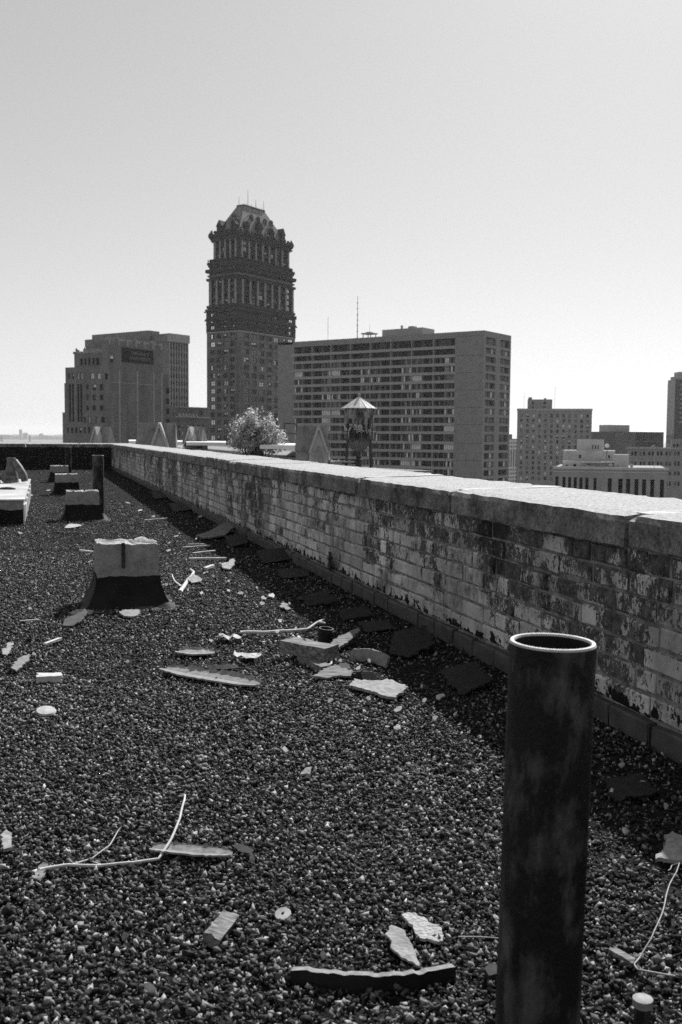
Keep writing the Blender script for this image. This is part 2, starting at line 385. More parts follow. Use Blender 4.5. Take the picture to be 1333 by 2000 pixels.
PZ0, PITCHZ, NC = .077, .0705, 7
ZC = PZ0 + PITCHZ * NC + .006                  # underside of the coping
ZT = .675                                      # top of the coping
def parapet(name, origin, rz, length, s_start, label, n_single, seed, dark=False):
    e = empty(name, origin, rz); tag(e, label, 'wall'); g = random.Random(seed)
    brm = TARBRICK if dark else BRICK; bsm = TARBRICK if dark else BASE
    mb = MB(); mb.box(s_start, -.36, -.02, length, -.0075, ZC); mb.build('mortar_core', MORTAR if not dark else TARMORTAR, e)
    sizes = {}
    def shared(w, h, kind, mm):
        key = (round(w / .008), kind, g.randrange(3))
        if key not in sizes: sizes[key] = brick_mesh(key[0] * .008, h, .05, hash(key) % 999).mesh('brick', mm)
        return sizes[key]
    rest = MB(); cand = []
    for c in range(-1, NC):
        base = c < 0
        z = .036 if base else PZ0 + PITCHZ * (c + .5)
        for (s, w) in lay(length, s_start, g, p_head=0.0 if base else .24 if c % 3 else .35, joint=.006 if base else .0105):
            cand.append((s, w, z, c))
    # nearest ones in view singly
    vis = sorted([b for b in cand if b[0] > 2.15 and b[3] >= 0], key=lambda b: b[0])[:n_single]
    visb = sorted([b for b in cand if b[0] > 2.15 and b[3] < 0], key=lambda b: b[0])[:60 if n_single else 0]
    single = set(vis) | set(visb)
    restb = MB()
    for b in cand:
        s, w, z, c = b; y = g.uniform(-.003, .003) + (.022 if c < 0 else 0); h = .071 if c < 0 else .0605
        if s + w < s_start or s + w > length: continue
        if b in single:
            o = link('base_brick' if c < 0 else 'brick', shared(w, h, c < 0, bsm if c < 0 else brm), e, (s + w / 2, y, z))
            o.rotation_euler = (g.uniform(-.006, .006), g.uniform(-.008, .008), g.uniform(-.006, .006))
        else:
            tgt = restb if c < 0 else rest; m0 = brick_mesh(w, h, .05, g.randrange(999)); i = len(tgt.v)
            tgt.v += [(x + s + w / 2, yy + y, zz + z) for x, yy, zz in m0.v]; tgt.f += [tuple(k + i for k in f) for f in m0.f]; tgt.m += m0.m
    tag(rest.build('brickwork', brm, e), kind='stuff'); tag(restb.build('base_brickwork', bsm, e), kind='stuff')
    return e
TARBRICK = mat('tar_coated_brick', .012, .07, 16, rough=.7, bump=.6, bscale=60, dist=.004, contrast=(.5, .75))
TARMORTAR = mat('tar_coated_mortar', .01, .03, 20, rough=.8)
wall = parapet('brick_parapet', ws(0, DW), WRZ, S1 + .35, -1.2, 'long low brick parapet with flaking white paint and pale stone coping', 300, 5)
wall.location = ws(0, DW)
back = parapet('tarred_parapet', ws(S1, DW), WRZ + math.pi / 2, 16, -.3, 'black tarred brick parapet closing the far end of the gravel roof', 0, 6, dark=True)

def coping_mesh(L, w, h, seed):
    """rough cast stone: subdivided box with worn edges; x along, y 0..-w, z 0..h"""
    nx, ny, nz = 30, 8, 4; g = Vector((seed * 3.1, seed * 1.7, 0)); mb = MB()
    def pt(x, y, z):
        p = Vector((x, y, z)); k = noise.noise(p * 9 + g) * .004 + noise.noise(p * 34 + g) * .0025
        e = 0
        if z > h - 1e-6 and (abs(y) < 1e-6 or abs(y + w) < 1e-6): e = .006 + .010 * max(0, noise.noise(p * 14 + g * 2)) + .012 * max(0, noise.noise(p * 4 + g) - .1)
        if abs(x) < 1e-6 or abs(x - L) < 1e-6: e += .004 + .012 * max(0, noise.noise(p * 20 + g))
        cx, cy, cz = L / 2, -w / 2, h / 2
        return (x + (cx - x > 0 and e or -e) * (1 if abs(x) < 1e-6 or abs(x - L) < 1e-6 else 0), y + (e if y < cy else -e) * (1 if abs(y) < 1e-6 or abs(y + w) < 1e-6 else 0) + k * .6, z + k - (e * .8 if z > h - 1e-6 else 0) + .012 * (y / -w) * (z / h))
    def face(fn, a, b):
        i = len(mb.v)
        for ii in range(a + 1):
            for jj in range(b + 1): mb.v.append(pt(*fn(ii / a, jj / b)))
        for ii in range(a):
            for jj in range(b):
                k = i + ii * (b + 1) + jj; mb.f.append((k, k + b + 1, k + b + 2, k + 1)); mb.m.append(0)
    face(lambda a, b: (a * L, -b * w, h), nx, ny); face(lambda a, b: (a * L, -b * w, 0), 2, 2)
    face(lambda a, b: (a * L, 0, b * h), nx, nz); face(lambda a, b: (a * L, -w, b * h), nx, nz)
    face(lambda a, b: (0, -a * w, b * h), ny, nz); face(lambda a, b: (L, -a * w, b * h), ny, nz)
    return mb.mesh('coping_stone', COPING)
cmesh = [coping_mesh(1.357, .56, ZT - ZC, k) for k in range(6)]
k = 0; s = 2.63 - 1.37 * 3
while s < S1 - .2:
    o = link('coping_stone', cmesh[(k * 5 + 2) % 6], wall, (s + .006, .022, ZC + .002 * (k % 3 - 1)))
    o.rotation_euler = (rnd.uniform(-.004, .004), rnd.uniform(-.003, .003), rnd.uniform(-.002, .002)); s += 1.37; k += 1
for k in range(11):
    link('coping_stone', cmesh[k % 6], back, (-.55 + 1.37 * k, .02, ZC + .003))
mb = MB(); mb.box(-1.2, -.5, ZC + .01, S1, -.02, ZT - .03); mb.build('joint_mortar', MORTAR, wall)
# mortar smears over the joints on top and iron straps on the face
IRON = mat('rusted_iron', .015, .05, 25, rough=.7, bump=.4, dist=.003)
SMEAR = mat('joint_smear', .45, .62, 18, rough=.9, bump=.8, bscale=80, dist=.004)
for k, sj in enumerate([2.63 + 1.37 * q for q in range(8)]):
    mb = MB(); n = 14; top = []
    for side in (-1, 1):
        for q in range(n + 1):
            t = q / n if side < 0 else 1 - q / n
            wd = .035 + .03 * noise.noise(Vector((k * 3.3, t * 5, side)))
            top.append((sj + side * wd, -.04 - t * .46, ZT - .004 + .0115 * t))
    mb.poly([(x, y, z + .006) for x, y, z in top]); m_ = len(top)
    for q in range(m_): a, b = top[q], top[(q + 1) % m_]; mb.poly([(a[0], a[1], ZT - .02), (b[0], b[1], ZT - .02), (b[0], b[1], b[2] + .006), (a[0], a[1], a[2] + .006)])
    mb.build('joint_smear', SMEAR, wall)
    mb = MB(); pts = [(sj + .012 * noise.noise(Vector((k, q * .8, 3))) + .02 * (q - 3) / 6, -.06 - q * .055, ZT + .0035 + .0115 * (q + 1) / 9) for q in range(7)]
    for q in range(6):
        a, b = pts[q], pts[q + 1]; wd = .006 * (1 - abs(q - 2.5) / 3.5)
        mb.poly([(a[0] - wd, a[1], a[2]), (a[0] + wd, a[1], a[2]), (b[0] + wd, b[1], b[2]), (b[0] - wd, b[1], b[2])])
    mb.build('joint_crack', IRON, wall)
for px, py, L in ((643, 1078, .16), (386, 985, .1)):
    r = ray(px, py); t = (DW - .012) / r.dot(N); P = CP + r * t; sx = P.dot(W)
    mb = MB(); mb.box(sx - .012, .002, P.z - L, sx + .012, .012, P.z); mb.box(sx - .02, .013, P.z - L * .3, sx + .02, .019, P.z - L * .22)
    mb.build('iron_strap', IRON, wall)

# ================================================================ THINGS ON THE ROOF
PIPE = mat('pipe_black_paint', .008, .09, 22, rough=.6, bump=.8, bscale=220, spec=.35, dist=.003, stretch=(1, 1, .45), contrast=(.5, .66), detail=13, streak=(40, .7))
PIPE_IN = mat('pipe_inside_rust', .012, .03, 20, rough=.9)
TINCAP = mat('dull_cap', .2, .32, 60, rough=.7); RIM = mat('pipe_bare_rim', 0.36, 0.56, 30, rough=.55, spec=.5)
def steel_pipe(px, py, Y, r, thick, lean, label, n=56):
    top = at(px, py, Y); e = empty('steel_pipe', (top.x - lean[0] * top.z, top.y - lean[1] * top.z, 0))
    e.rotation_euler = (-math.atan(lean[1]), math.atan(lean[0]), 0); h = top.z
    mb = MB(); prof = [(r * (1 + .004 * math.sin(k * 2.1)), h * k / 24) for k in range(24)] + [(r, h - .003)]
    mb.lathe(prof, n); mb.build('pipe_wall', PIPE, e, True)
    mb = MB(); mb.lathe([(r, h - .003), (r - .0015, h), (r - thick + .0015, h), (r - thick, h - .003)], n); mb.build('rim', RIM, e)
    mb = MB(); mb.lathe([(r - thick, h - .003), (r - thick, .02)], n); mb.build('bore', PIPE_IN, e, True)
    mb = MB(); mb.lathe([(r + .05, .002), (r + .02, .012), (r + .001, .05)], 24); mb.build('tar_collar', TARMORTAR, e, True)
    return tag(e, label, 'pipe', 'steel pipes standing in a row on the roof')
steel_pipe(1080, 1252, 1.32, .0575, .0068, (.017, 0), 'thick open black steel pipe with bright worn rim beside the flaking brick parapet')
steel_pipe(192, 889, 10.9, .0600, .0068, (.0, 0), 'black steel pipe standing just behind a tar booted concrete footing')
steel_pipe(133.5, 873, 22.2, .068, .0068, (0, 0), 'black steel pipe standing close to the tarred far parapet')

# small capped stub and the short black nipple among the boards
top = at(1256, 1950, 1.38); e = empty('pipe_stub', (top.x, top.y, 0)); h = top.z
mb = MB(); mb.lathe([(.012, 0), (.012, h - .006)], 20); mb.build('stub_pipe', PIPE, e, True)
mb = MB(); mb.lathe([(.012, h - .012), (.0145, h - .011), (.0145, h), (.009, h + .002), (0, h + .002)], 20); auto_smooth(mb.build('cap', TINCAP, e))
tag(e, 'thin capped metal stub sticking up from the gravel beside the wire', 'pipe')
b0 = grd(634, 1262); e = empty('pipe_nipple', b0); e.rotation_euler = (.05, .1, 0)
mb = MB(); mb.lathe([(.033, -.01), (.033, .078), (.031, .08), (.027, .08), (.025, .077), (.025, -.01)], 28); auto_smooth(mb.build('collar', PIPE, e))
mb = MB(); mb.lathe([(.0335, .06), (.036, .062), (.036, .07), (.0335, .072)], 28); mb.build('bead', PIPE, e)
tag(e, 'short black open pipe collar poking up behind the split timber', 'pipe')

# concrete footings with tar boots
CONC = mat('rough_concrete', 0.19, 0.36, 22, rough=.95, bump=1.0, bscale=110, dist=.006, contrast=(.3, .7))
CONC_TOP = mat('broken_concrete', 0.28, 0.5, 30, rough=.95, bump=1.0, bscale=120, dist=.008)
TAR = mat('roofing_tar', .006, .018, 8, rough=.75, spec=.2, bump=.4, bscale=50, dist=.004)
SKIRT = mat('weathered_felt_skirt', 0.05, 0.09, 20, rough=.95, bump=.5, bscale=150, dist=.003)
def footing(px, py, w, dp, h, ht, label, seed, slot=False):
    c = grd(px, py); e = empty('concrete_footing', c, WRZ - math.pi / 2 + rnd.uniform(-.02, .02)); g = Vector((seed * 7.7, seed, 0))
    def loft(rings, name, m, n=10, cap=False, jag=0, mcap=None):
        mb = MB(); per = []
        for (hw, y0, y1, z) in rings:
            row = []
            cs = [(-hw, y0), (hw, y0), (hw, y1), (-hw, y1)]
            for q in range(4):
                a, b = cs[q], cs[(q + 1) % 4]
                for t in range(n): f = t / n; row.append(Vector((a[0] + (b[0] - a[0]) * f, a[1] + (b[1] - a[1]) * f, z)))
            per.append(row)
        for k, row in enumerate(per):
            for j, p in enumerate(row):
                d = noise.noise(p * 13 + g) * .005 + noise.noise(p * 40 + g) * .003
                p.x += d; p.y += d
                if k == len(per) - 1: p.z += jag * (noise.noise(Vector((p.x * 16, p.y * 16, seed))) + .5 * noise.noise(Vector((p.x * 45, p.y * 45, seed))))
                if k == 0 and z_wob: p.x *= 1 + .18 * noise.noise(Vector((p.x * 5, p.y * 5, seed + 9))); p.y += .05 * noise.noise(Vector((p.x * 6, seed, 4)))
        i0 = len(mb.v); m_ = 4 * n
        for row in per: mb.v += [tuple(p) for p in row]
        for k in range(len(per) - 1):
            for j in range(m_): mb.f.append((i0 + k * m_ + j, i0 + k * m_ + (j + 1) % m_, i0 + (k + 1) * m_ + (j + 1) % m_, i0 + (k + 1) * m_ + j)); mb.m.append(0)
        o = mb.build(name, m, e); auto_smooth(o, 50)
        if cap:
            r = per[-1]; mb = MB(); cen = sum((p for p in r), Vector()) / m_; inner = [cen + (p - cen) * .55 + Vector((0, 0, .012 * noise.noise(p * 30))) for p in r]
            for j in range(m_): mb.poly([r[j], r[(j + 1) % m_], inner[(j + 1) % m_], inner[j]])
            for j in range(m_): mb.poly([inner[j], inner[(j + 1) % m_], cen + Vector((0, 0, .01))])
            mb.build('broken_top', mcap, e)
    z_wob = False
    hw = w / 2
    loft([(hw, 0, dp, 0), (hw, 0, dp, ht), (hw, .002, dp, h * .8), (hw - .004, .006, dp, h - .012)], 'block', CONC, 14, True, .017, CONC_TOP)
    z_wob = True
    loft([(hw * 1.6, -.135, dp + .1, -.002), (hw * 1.3, -.055, dp + .05, .03), (hw * 1.13, -.03, dp + .025, .085), (hw * 1.06, -.018, dp + .015, ht * .7), (hw * 1.035, -.008, dp + .008, ht - .01)], 'tar_boot', TAR, 10, False, .012)
    loft([(hw * 1.72, -.15, dp + .13, -.006), (hw * 1.5, -.11, dp + .09, .008), (hw * 1.3, -.05, dp + .05, .02)], 'felt_skirt', SKIRT, 10)
    if slot:
        mb = MB(); mb.box(-.035, -.012, h - .135, -.017, .004, h - .004); mb.build('iron_strap', IRON, e)
        mb = MB(); mb.tube([(.04, dp * .55, h - .02), (.041, dp * .55, h + .014)], .006, 8); mb.build('bolt', IRON, e)
    else:
        mb = MB(); mb.tube([(.02, dp * .3, h - .02), (.021, dp * .3, h + .012)], .008, 8); mb.build('bolt', IRON, e)
    return tag(e, label, 'footing', 'concrete footings in a row')
footing(252, 1186, .318, .27, .345, .175, 'broken concrete footing with an iron strap down its face in black tar boot', 1, True)
footing(163, 1018, .335, .26, .325, .185, 'tar booted concrete footing with the steel pipe close behind it', 2)
footing(131, 967, .335, .26, .325, .2, 'tar booted concrete footing between the piped one and the small chipped one', 3)
footing(117, 942, .335, .26, .325, .2, 'chipped concrete footing closest to the tarred far parapet', 4)

# plinth at the left with a whitewashed top
PLTOP = mat('whitewashed_top', .34, .58, 1.6, rough=.9, bump=.5, bscale=40, dist=.004, contrast=(.4, .6))
p0 = grd(47, 1026); e = empty('concrete_plinth', p0, WRZ - math.pi / 2)
mb = MB(); mb.box(-3.2, 0, -.02, 0, 4.7, .247); mb.build('plinth_block', CONC, e)
mb = MB(); mb.box(-3.21, -.012, .247, .012, 4.71, .262); mb.build('whitewash_screed', PLTOP, e)
mb = MB(); n = 24
low = []
for q in range(n + 1):
    x = -3.2 + 3.2 * q / n; low.append((x, .16 + .035 * noise.noise(Vector((x * 5, 2, 1)))))
for q in range(n):
    (a, za), (b, zb) = low[q], low[q + 1]; mb.poly([(a, -.014, -.01), (b, -.014, -.01), (b, -.014, zb), (a, -.014, za)]); mb.poly([(a, -.014, za), (b, -.014, zb), (b, 0, zb), (a, 0, za)])
mb.build('tar_coating', TAR, e)
mb = MB()
for k in range(9):
    y = .1 + k * .5; mb.box(.0, y, .02, .010 + .006 * (k % 2), y + .3 + .1 * (k % 3), .2 - .03 * (k % 2))
mb.build('plaster_remnant', PLTOP, e)
tag(e, 'long low concrete plinth with whitewashed top and tarred front', 'plinth')
# toppled sheet metal vent on the plinth
TIN = mat('weathered_tin', .05, .16, 14, rough=.6, spec=.4)
q0 = at(24, 933, 13.2); e = empty('metal_vent', (q0.x, q0.y, .262), .2)
mb = MB(); mb.lathe([(.10, .0), (.085, .1), (.062, .22), (.05, .3), (.062, .32), (.058, .33), (.0, .325)], 20, c=(-.02, .1)); auto_smooth(mb.build('cone', TIN, e))
mb = MB(); mb.tube([(.03, .05, .29), (.09, .0, .2), (.15, -.04, .1), (.17, -.06, .03)], [.04, .05, .05, .045], 14); auto_smooth(mb.build('bent_duct', TIN, e))
mb = MB(); mb.tube([(-.02 + .09 * math.cos(t * .5), -.12 + .05 * math.sin(t * .5), .05 + .03 * math.sin(t * .5)) for t in range(13)], .018, 10); mb.build('ring', TIN, e, True)
mb = MB(); mb.tube([(-.24 + .1 * math.cos(t * .5), -.1 + .06 * math.sin(t * .5), .05 + .04 * math.sin(t)) for t in range(13)], .022, 10); mb.build('collar', TIN, e, True)
mb = MB(); mb.hexa([(-.3, .0, .0), (-.2, .0, 0), (-.2, .12, 0), (-.3, .12, 0)], [(-.24, .03, .22), (-.2, .02, .2), (-.21, .08, .22), (-.26, .07, .24)]); mb.build('torn_sheet', TIN, e)
tag(e, 'crumpled dark metal vent and duct lying on the whitewashed plinth', 'vent')
q0 = grd(14, 956, .262); mb = MB(); mb.lathe([(0, 0), (.05, .0), (.055, .02), (.03, .035), (0, .04)], 9); o = mb.build('tar_lump', TAR); o.location = q0 + Vector((0, 0, -.002)); o.scale = (1.9, .9, .8)
tag(o, 'small black lump of tar on the whitewashed plinth', 'lump')

# ---- loose litter
WOOD = mat('grey_weathered_wood', 0.07, 0.28, 40, rough=.9, bump=1.0, bscale=60, dist=.006, stretch=(.35, 2.2, 2.2))
FELT = mat('curled_roofing_felt', .18, .30, 60, rough=.95, bump=.6, bscale=200, dist=.002)
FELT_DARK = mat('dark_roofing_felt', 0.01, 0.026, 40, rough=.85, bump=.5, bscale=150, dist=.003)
PALE = mat('pale_mortar', 0.2, 0.38, 50, rough=.95, bump=.7, bscale=150, dist=.003)
PAPER = mat('crumpled_paper', 0.32, 0.55, 30, rough=.9)
TWIG = mat('dry_twig', .42, .6, 60, rough=.8)
WIRE = mat('dull_wire', .2, .34, 60, rough=.5)
def slab(name, outline, m, thick, lift, label, cat, group=None, tilt=0.0, curl=0.0, seed=0, sides=None, jit=2.2):
    """flat litter: its outline on the roof, broken edge, thickness, slightly warped; tilt lifts its far edge"""
    thick *= .7; tilt *= .8
    P = [grd(x, y) for x, y in outline]; c = sum(P, Vector()) / len(P)
    E = []
    for k in range(len(P)):
        a, b = P[k], P[(k + 1) % len(P)]; L = (b - a).length; n = max(1, min(14, int(L / .007)))
        for q in range(n):
            p = a + (b - a) * (q / n); j = min(.006, L * .07) * jit
            p = p + Vector((noise.noise(p * 60 + Vector((seed, 0, 0))) + .7 * noise.noise(p * 170 + Vector((seed, 0, 0))), noise.noise(p * 60 + Vector((0, seed, 5))) + .7 * noise.noise(p * 170 + Vector((0, seed, 5))), 0)) * j
            E.append(p - c)
    y0 = min(p.y for p in E); y1 = max(p.y for p in E); x0 = min(p.x for p in E); x1 = max(p.x for p in E)
    def hgt(p):
        ty = (p.y - y0) / max(1e-4, y1 - y0); tx = (p.x - x0) / max(1e-4, x1 - x0) - .5
        return lift + tilt * ty + curl * tx * tx * 4 + .25 * thick * noise.noise(p * 25 + Vector((seed, 3, 0)))
    mb = MB(); n = len(E)
    for rr, mi in ((1.0, 0), (.55, 0)):
        for up in (0, 1): mb.v += [(p.x * rr, p.y * rr, hgt(p * rr) + thick * up) for p in E]
    mb.v += [(0, 0, hgt(Vector())), (0, 0, hgt(Vector()) + thick)]
    b0, t0, b1, t1, cb, ct = 0, n, 2 * n, 3 * n, 4 * n, 4 * n + 1
    for k in range(n):
        q = (k + 1) % n
        mb.f += [(t0 + k, t0 + q, t1 + q, t1 + k), (t1 + k, t1 + q, ct), (b0 + q, b0 + k, b1 + k, b1 + q), (b1 + q, b1 + k, cb), (b0 + k, b0 + q, t0 + q, t0 + k)]
        mb.m += [0, 0, 0, 0, 1 if sides else 0]
    o = mb.build(name, [m, sides] if sides else m); o.location = c
    return tag(o, label, cat, group)
def strip(name, path, m, width, thick, label, cat, edge_up=True, lift=0.0, bow=0.0, seed=1, back_m=None, group=None, lean=0.35):
    """a curled strip standing on its edge along a path on the roof"""
    P = [grd(x, y) for x, y in path]; c = P[len(P) // 2].copy(); Q = []
    for k in range(len(P) - 1):
        for q in range(8): Q.append(P[k].lerp(P[k + 1], q / 8))
    Q.append(P[-1]); n = len(Q); mb = MB(); rows = []
    for k, p in enumerate(Q):
        d = (Q[min(k + 1, n - 1)] - Q[max(k - 1, 0)]).normalized(); sd = Vector((-d.y, d.x, 0)); t = k / (n - 1)
        w = width * (.72 + .28 * math.sin(math.pi * t) ** .5) * (1 + .16 * noise.noise(Vector((k * .55, seed, 0))))
        p = p - c; z0 = lift + bow * (2 * t - 1) ** 2
        if edge_up: a = p + Vector((0, 0, z0)); b = p + sd * w * lean + Vector((0, 0, z0 + w))
        else: a = p - sd * w * .5 + Vector((0, 0, z0 + .003)); b = p + sd * w * .5 + Vector((0, 0, z0 + .003 + .35 * w * (1 + .5 * noise.noise(Vector((k * .4, seed, 4))))))
        off = (sd if edge_up else Vector((0, 0, 1))) * thick
        rows.append((a, b, b + off, a + off))
    for r in rows: mb.v += [tuple(x) for x in r]
    for k in range(n - 1):
        i = 4 * k
        for j in range(4): mb.f.append((i + j, i + (j + 1) % 4, i + 4 + (j + 1) % 4, i + 4 + j)); mb.m.append(1 if (back_m and j == 0) else 0)
    mb.f += [(0, 1, 2, 3), (4 * n - 1, 4 * n - 2, 4 * n - 3, 4 * n - 4)]; mb.m += [0, 0]
    o = mb.build(name, [m, back_m] if back_m else m); o.location = c
    return tag(o, label, cat, group)
def trough(name, path, m, width, height, thick, label, cat, seed=1):
    """a curled strip: low lip towards one side, bottom, and a wavy wall on the other"""
    P = [grd(x, y) for x, y in path]; c = P[len(P) // 2].copy(); Q = []
    for k in range(len(P) - 1):
        for q in range(8): Q.append(P[k].lerp(P[k + 1], q / 8))
    Q.append(P[-1]); n = len(Q); mb = MB(); rows = []
    for k, p in enumerate(Q):
        d = (Q[min(k + 1, n - 1)] - Q[max(k - 1, 0)]).normalized(); sd = Vector((-d.y, d.x, 0)); t = k / (n - 1)
        f = .5 + .5 * math.sin(math.pi * min(1, max(0, t))) ** .5; wv = 1 + 1.1 * noise.noise(Vector((k * .62, seed, 0))); w = width * f; h = height * f * wv; p = p - c
        jag = .012 * noise.noise(Vector((k * .9, seed, 7)))
        prof = [(-.45 + jag * 12, .024), (-.1, .023), (.35, .016), (.8, .018 + h * .35), (.98, .018 + h * .8), (1.0, .018 + h)]
        row = [p + sd * (a * w) + Vector((0, 0, z)) for a, z in prof] + [p + sd * (a * w + (thick if a > .7 else 0)) + Vector((0, 0, z - thick)) for a, z in reversed(prof)]
        rows.append(row)
    K = len(rows[0])
    for r in rows: mb.v += [tuple(x) for x in r]
    for k in range(n - 1):
        for j in range(K): mb.f.append((k * K + j, k * K + (j + 1) % K, (k + 1) * K + (j + 1) % K, (k + 1) * K + j)); mb.m.append(0)
    mb.f += [tuple(range(K)), tuple((n - 1) * K + K - 1 - j for j in range(K))]; mb.m += [0, 0]
    o = mb.build(name, m); o.location = c
    return tag(o, label, cat)
def twig(name, paths, m, rads, label, cat='twig'):
    c = grd(*paths[0][0][:2]); e = empty(name, c); tag(e, label, cat)
    for k, (path, rd) in enumerate(zip(paths, rads)):
        P = [grd(q[0], q[1]) + Vector((0, 0, q[2] if len(q) > 2 else .014)) - c for q in path]; Q = []
        for i in range(len(P) - 1):
            for q in range(5):
                v = P[i].lerp(P[i + 1], q / 5); Q.append(v + Vector((noise.noise(v * 9), noise.noise(v * 9 + Vector((5, 0, 0))), .4 * noise.noise(v * 12))) * .006)
        Q.append(P[-1]); n = len(Q)
        mb = MB(); mb.tube(Q, [rd * (1.1 - .5 * q / n) for q in range(n)], 7); mb.build('stem' if k == 0 else 'branch', m, e, True)
    return e
def board(name, a, b, width, thick, m, label, cat, lift=.01, rise=0.0, roll=0.0):
    """a split length of timber between two points of the roof"""
    A, B = grd(*a) + Vector((0, 0, lift)), grd(*b) + Vector((0, 0, lift + rise)); d = (B - A).normalized(); sd = Vector((-d.y, d.x, 0)).normalized(); up = d.cross(sd) * -1 if d.cross(sd).z < 0 else d.cross(sd)
    sd, up = sd * math.cos(roll) + up * math.sin(roll), up * math.cos(roll) - sd * math.sin(roll)
    c = A.copy(); mb = MB(); n, mcross = 14, 5; rows = []
    for k in range(n + 1):
        t = k / n; p = A.lerp(B, t) - c; row = []
        cross = [(-.5, 0), (-.17, 0), (.17, 0), (.5, 0), (.5, .5), (.5, 1), (.17, 1), (-.17, 1), (-.5, 1), (-.5, .5)]
        for q, (x, z) in enumerate(cross):
            j = noise.noise(Vector((q * 2.7, t * 3 + thick * 90, width * 30))) * .10
            e = (noise.noise(Vector((q * 1.9, k * 9, 2))) * .012) if k in (0, n) else 0
            row.append(p + sd * width * (x + j * .6) + up * thick * (z + j) + d * e)
        rows.append(row)
    for r in rows: mb.v += [tuple(x) for x in r]
    for k in range(n):
        for q in range(10): mb.f.append((k * 10 + q, k * 10 + (q + 1) % 10, k * 10 + 10 + (q + 1) % 10, k * 10 + 10 + q)); mb.m.append(0)
    mb.f += [tuple(range(10)), tuple(n * 10 + 9 - q for q in range(10))]; mb.m += [0, 0]
    o = mb.build(name, m); o.location = c
    return tag(o, label, cat)

G0 = .014       # level of the gravel's surface
strip('tar_strip', [(566, 1926), (650, 1942), (740, 1949), (820, 1942), (892, 1920)], FELT, .030, .012, 'long curved tar strip standing on edge with frayed top painted pale as sunlit', 'roofing strip', lift=.003, back_m=TAR, lean=.15, seed=2)  # sunlit top edge and shaded front put into its two colours
slab('plaster_shard', [(820, 1902), (812, 1900), (770, 1880), (757, 1850), (762, 1838), (783, 1842), (800, 1860), (812, 1880)], PALE, .006, G0 - .004, 'pale tapering shard leaning on the curved tar strip', 'shard', tilt=.02, seed=3)
slab('mortar_flake', [(863, 1855), (820, 1848), (806, 1826), (785, 1806), (800, 1800), (830, 1812), (862, 1832), (867, 1845)], CONC_TOP, .008, G0 - .004, 'mottled mortar flake lying just beyond the tapering shard', 'flake', tilt=.006, seed=4)
o = board('wood_chunk', (408, 1856), (445, 1808), .030, .022, WOOD, 'short splintered wood chunk alone on the open gravel', 'wood', lift=.006, roll=.35)
e = MB(); e.lathe([(.003, 0), (.0145, 0), (.0155, .0015), (.0145, .003), (.003, .003), (.003, 0)], 24); o = e.build('metal_washer', PAPER); o.location = grd(553, 1798) + Vector((0, 0, .012)); o.rotation_euler = (.35, -.12, 0)
tag(o, 'round white washer with a small hole lying on gravel', 'washer')
trough('felt_strip', [(294, 1676), (340, 1680), (400, 1686), (452, 1688)], FELT, .034, .007, .004, 'straight grey felt strip crossed by the forked twig', 'roofing strip', seed=5)
slab('felt_scrap', [(452, 1663), (470, 1661), (497, 1672), (490, 1680), (468, 1675)], FELT_DARK, .005, G0 - .003, 'small dark felt scrap beside the end of the felt strip crossed by a twig', 'scrap', seed=6)
twig('forked_twig', [[(78, 1712), (130, 1704), (200, 1703), (262, 1699), (308, 1691), (330, 1668, .03), (352, 1640, .05), (361, 1612, .06), (359, 1592, .05), (350, 1587, .04)],
                     [(140, 1702), (180, 1690), (215, 1668, .02), (238, 1640, .03)], [(205, 1703), (190, 1698), (178, 1694)]], TWIG, (.0034, .0018, .0016), 'long pale forked twig with a frayed root end on the gravel')
slab('frayed_root', [(66, 1730), (72, 1716), (84, 1698), (96, 1700), (92, 1712), (80, 1734)], WOOD, .006, G0 - .003, 'frayed pale clump at the root end of the forked twig', 'scrap', seed=8)
slab('pale_chip', [(4, 1674), (5, 1646), (14, 1641), (24, 1648), (24, 1670)], PALE, .010, G0 - .004, 'upright pale chip west of the forked twig root', 'chip', tilt=.01, seed=9)
o = board('brick_piece', (73, 1334), (121, 1332), .055, .026, mat('pale_brick', .4, .55, 40, bump=.4, dist=.003), 'small pale brick piece lying square on the gravel', 'brick', lift=.004)
e = MB(); e.lathe([(0, .004), (.028, .004), (.031, .0), (.033, .003), (.029, .008), (0, .008)], 24); o = e.build('jar_lid', PAPER); o.location = grd(90, 1398) + Vector((0, 0, .012)); o.rotation_euler = (.2, .1, 0)
tag(o, 'round white jar lid lying between the small brick piece and the open gravel', 'lid')
trough('bark_strip', [(317, 1316), (365, 1328), (420, 1337), (465, 1345), (502, 1349)], FELT, .07, .020, .006, 'long curled bark like strip with dark hollow and pale rim', 'roofing strip', seed=11)
trough('curled_felt', [(345, 1282), (380, 1286), (420, 1285)], PALE, .06, .016, .006, 'short curled felt piece behind the long bark like strip', 'roofing strip', seed=12)
strip('felt_ribbon', [(405, 1311), (435, 1312), (466, 1310)], FELT_DARK, .028, .005, 'narrow grey felt ribbon behind the tip of the bark like strip', 'roofing strip', edge_up=False, lift=.006, seed=13)
def crumple(name, px, py, size, label, seed):
    mb = MB(); c = grd(px, py); n = 7
    for i in range(n):
        for j in range(n):
            x, y = (i / (n - 1) - .5) * size, (j / (n - 1) - .5) * size * .8; p = Vector((x, y, 0))
            mb.v.append((x + .01 * noise.noise(p * 40 + Vector((seed, 0, 0))), y + .012 * noise.noise(p * 45 + Vector((0, seed, 0))), G0 + .008 + .03 * abs(noise.noise(p * 24 + Vector((seed, seed, 0)))) ))
    for i in range(n - 1):
        for j in range(n - 1):
            if (i, j) in ((0, 0), (n - 2, n - 2), (0, n - 2)): continue
            k = i * n + j; mb.f.append((k, k + n, k + n + 1, k + 1)); mb.m.append(0)
    o = mb.build(name, PAPER); o.location = c; md = o.modifiers.new('thickness', 'SOLIDIFY'); md.thickness = .0012
    return tag(o, label, 'paper')
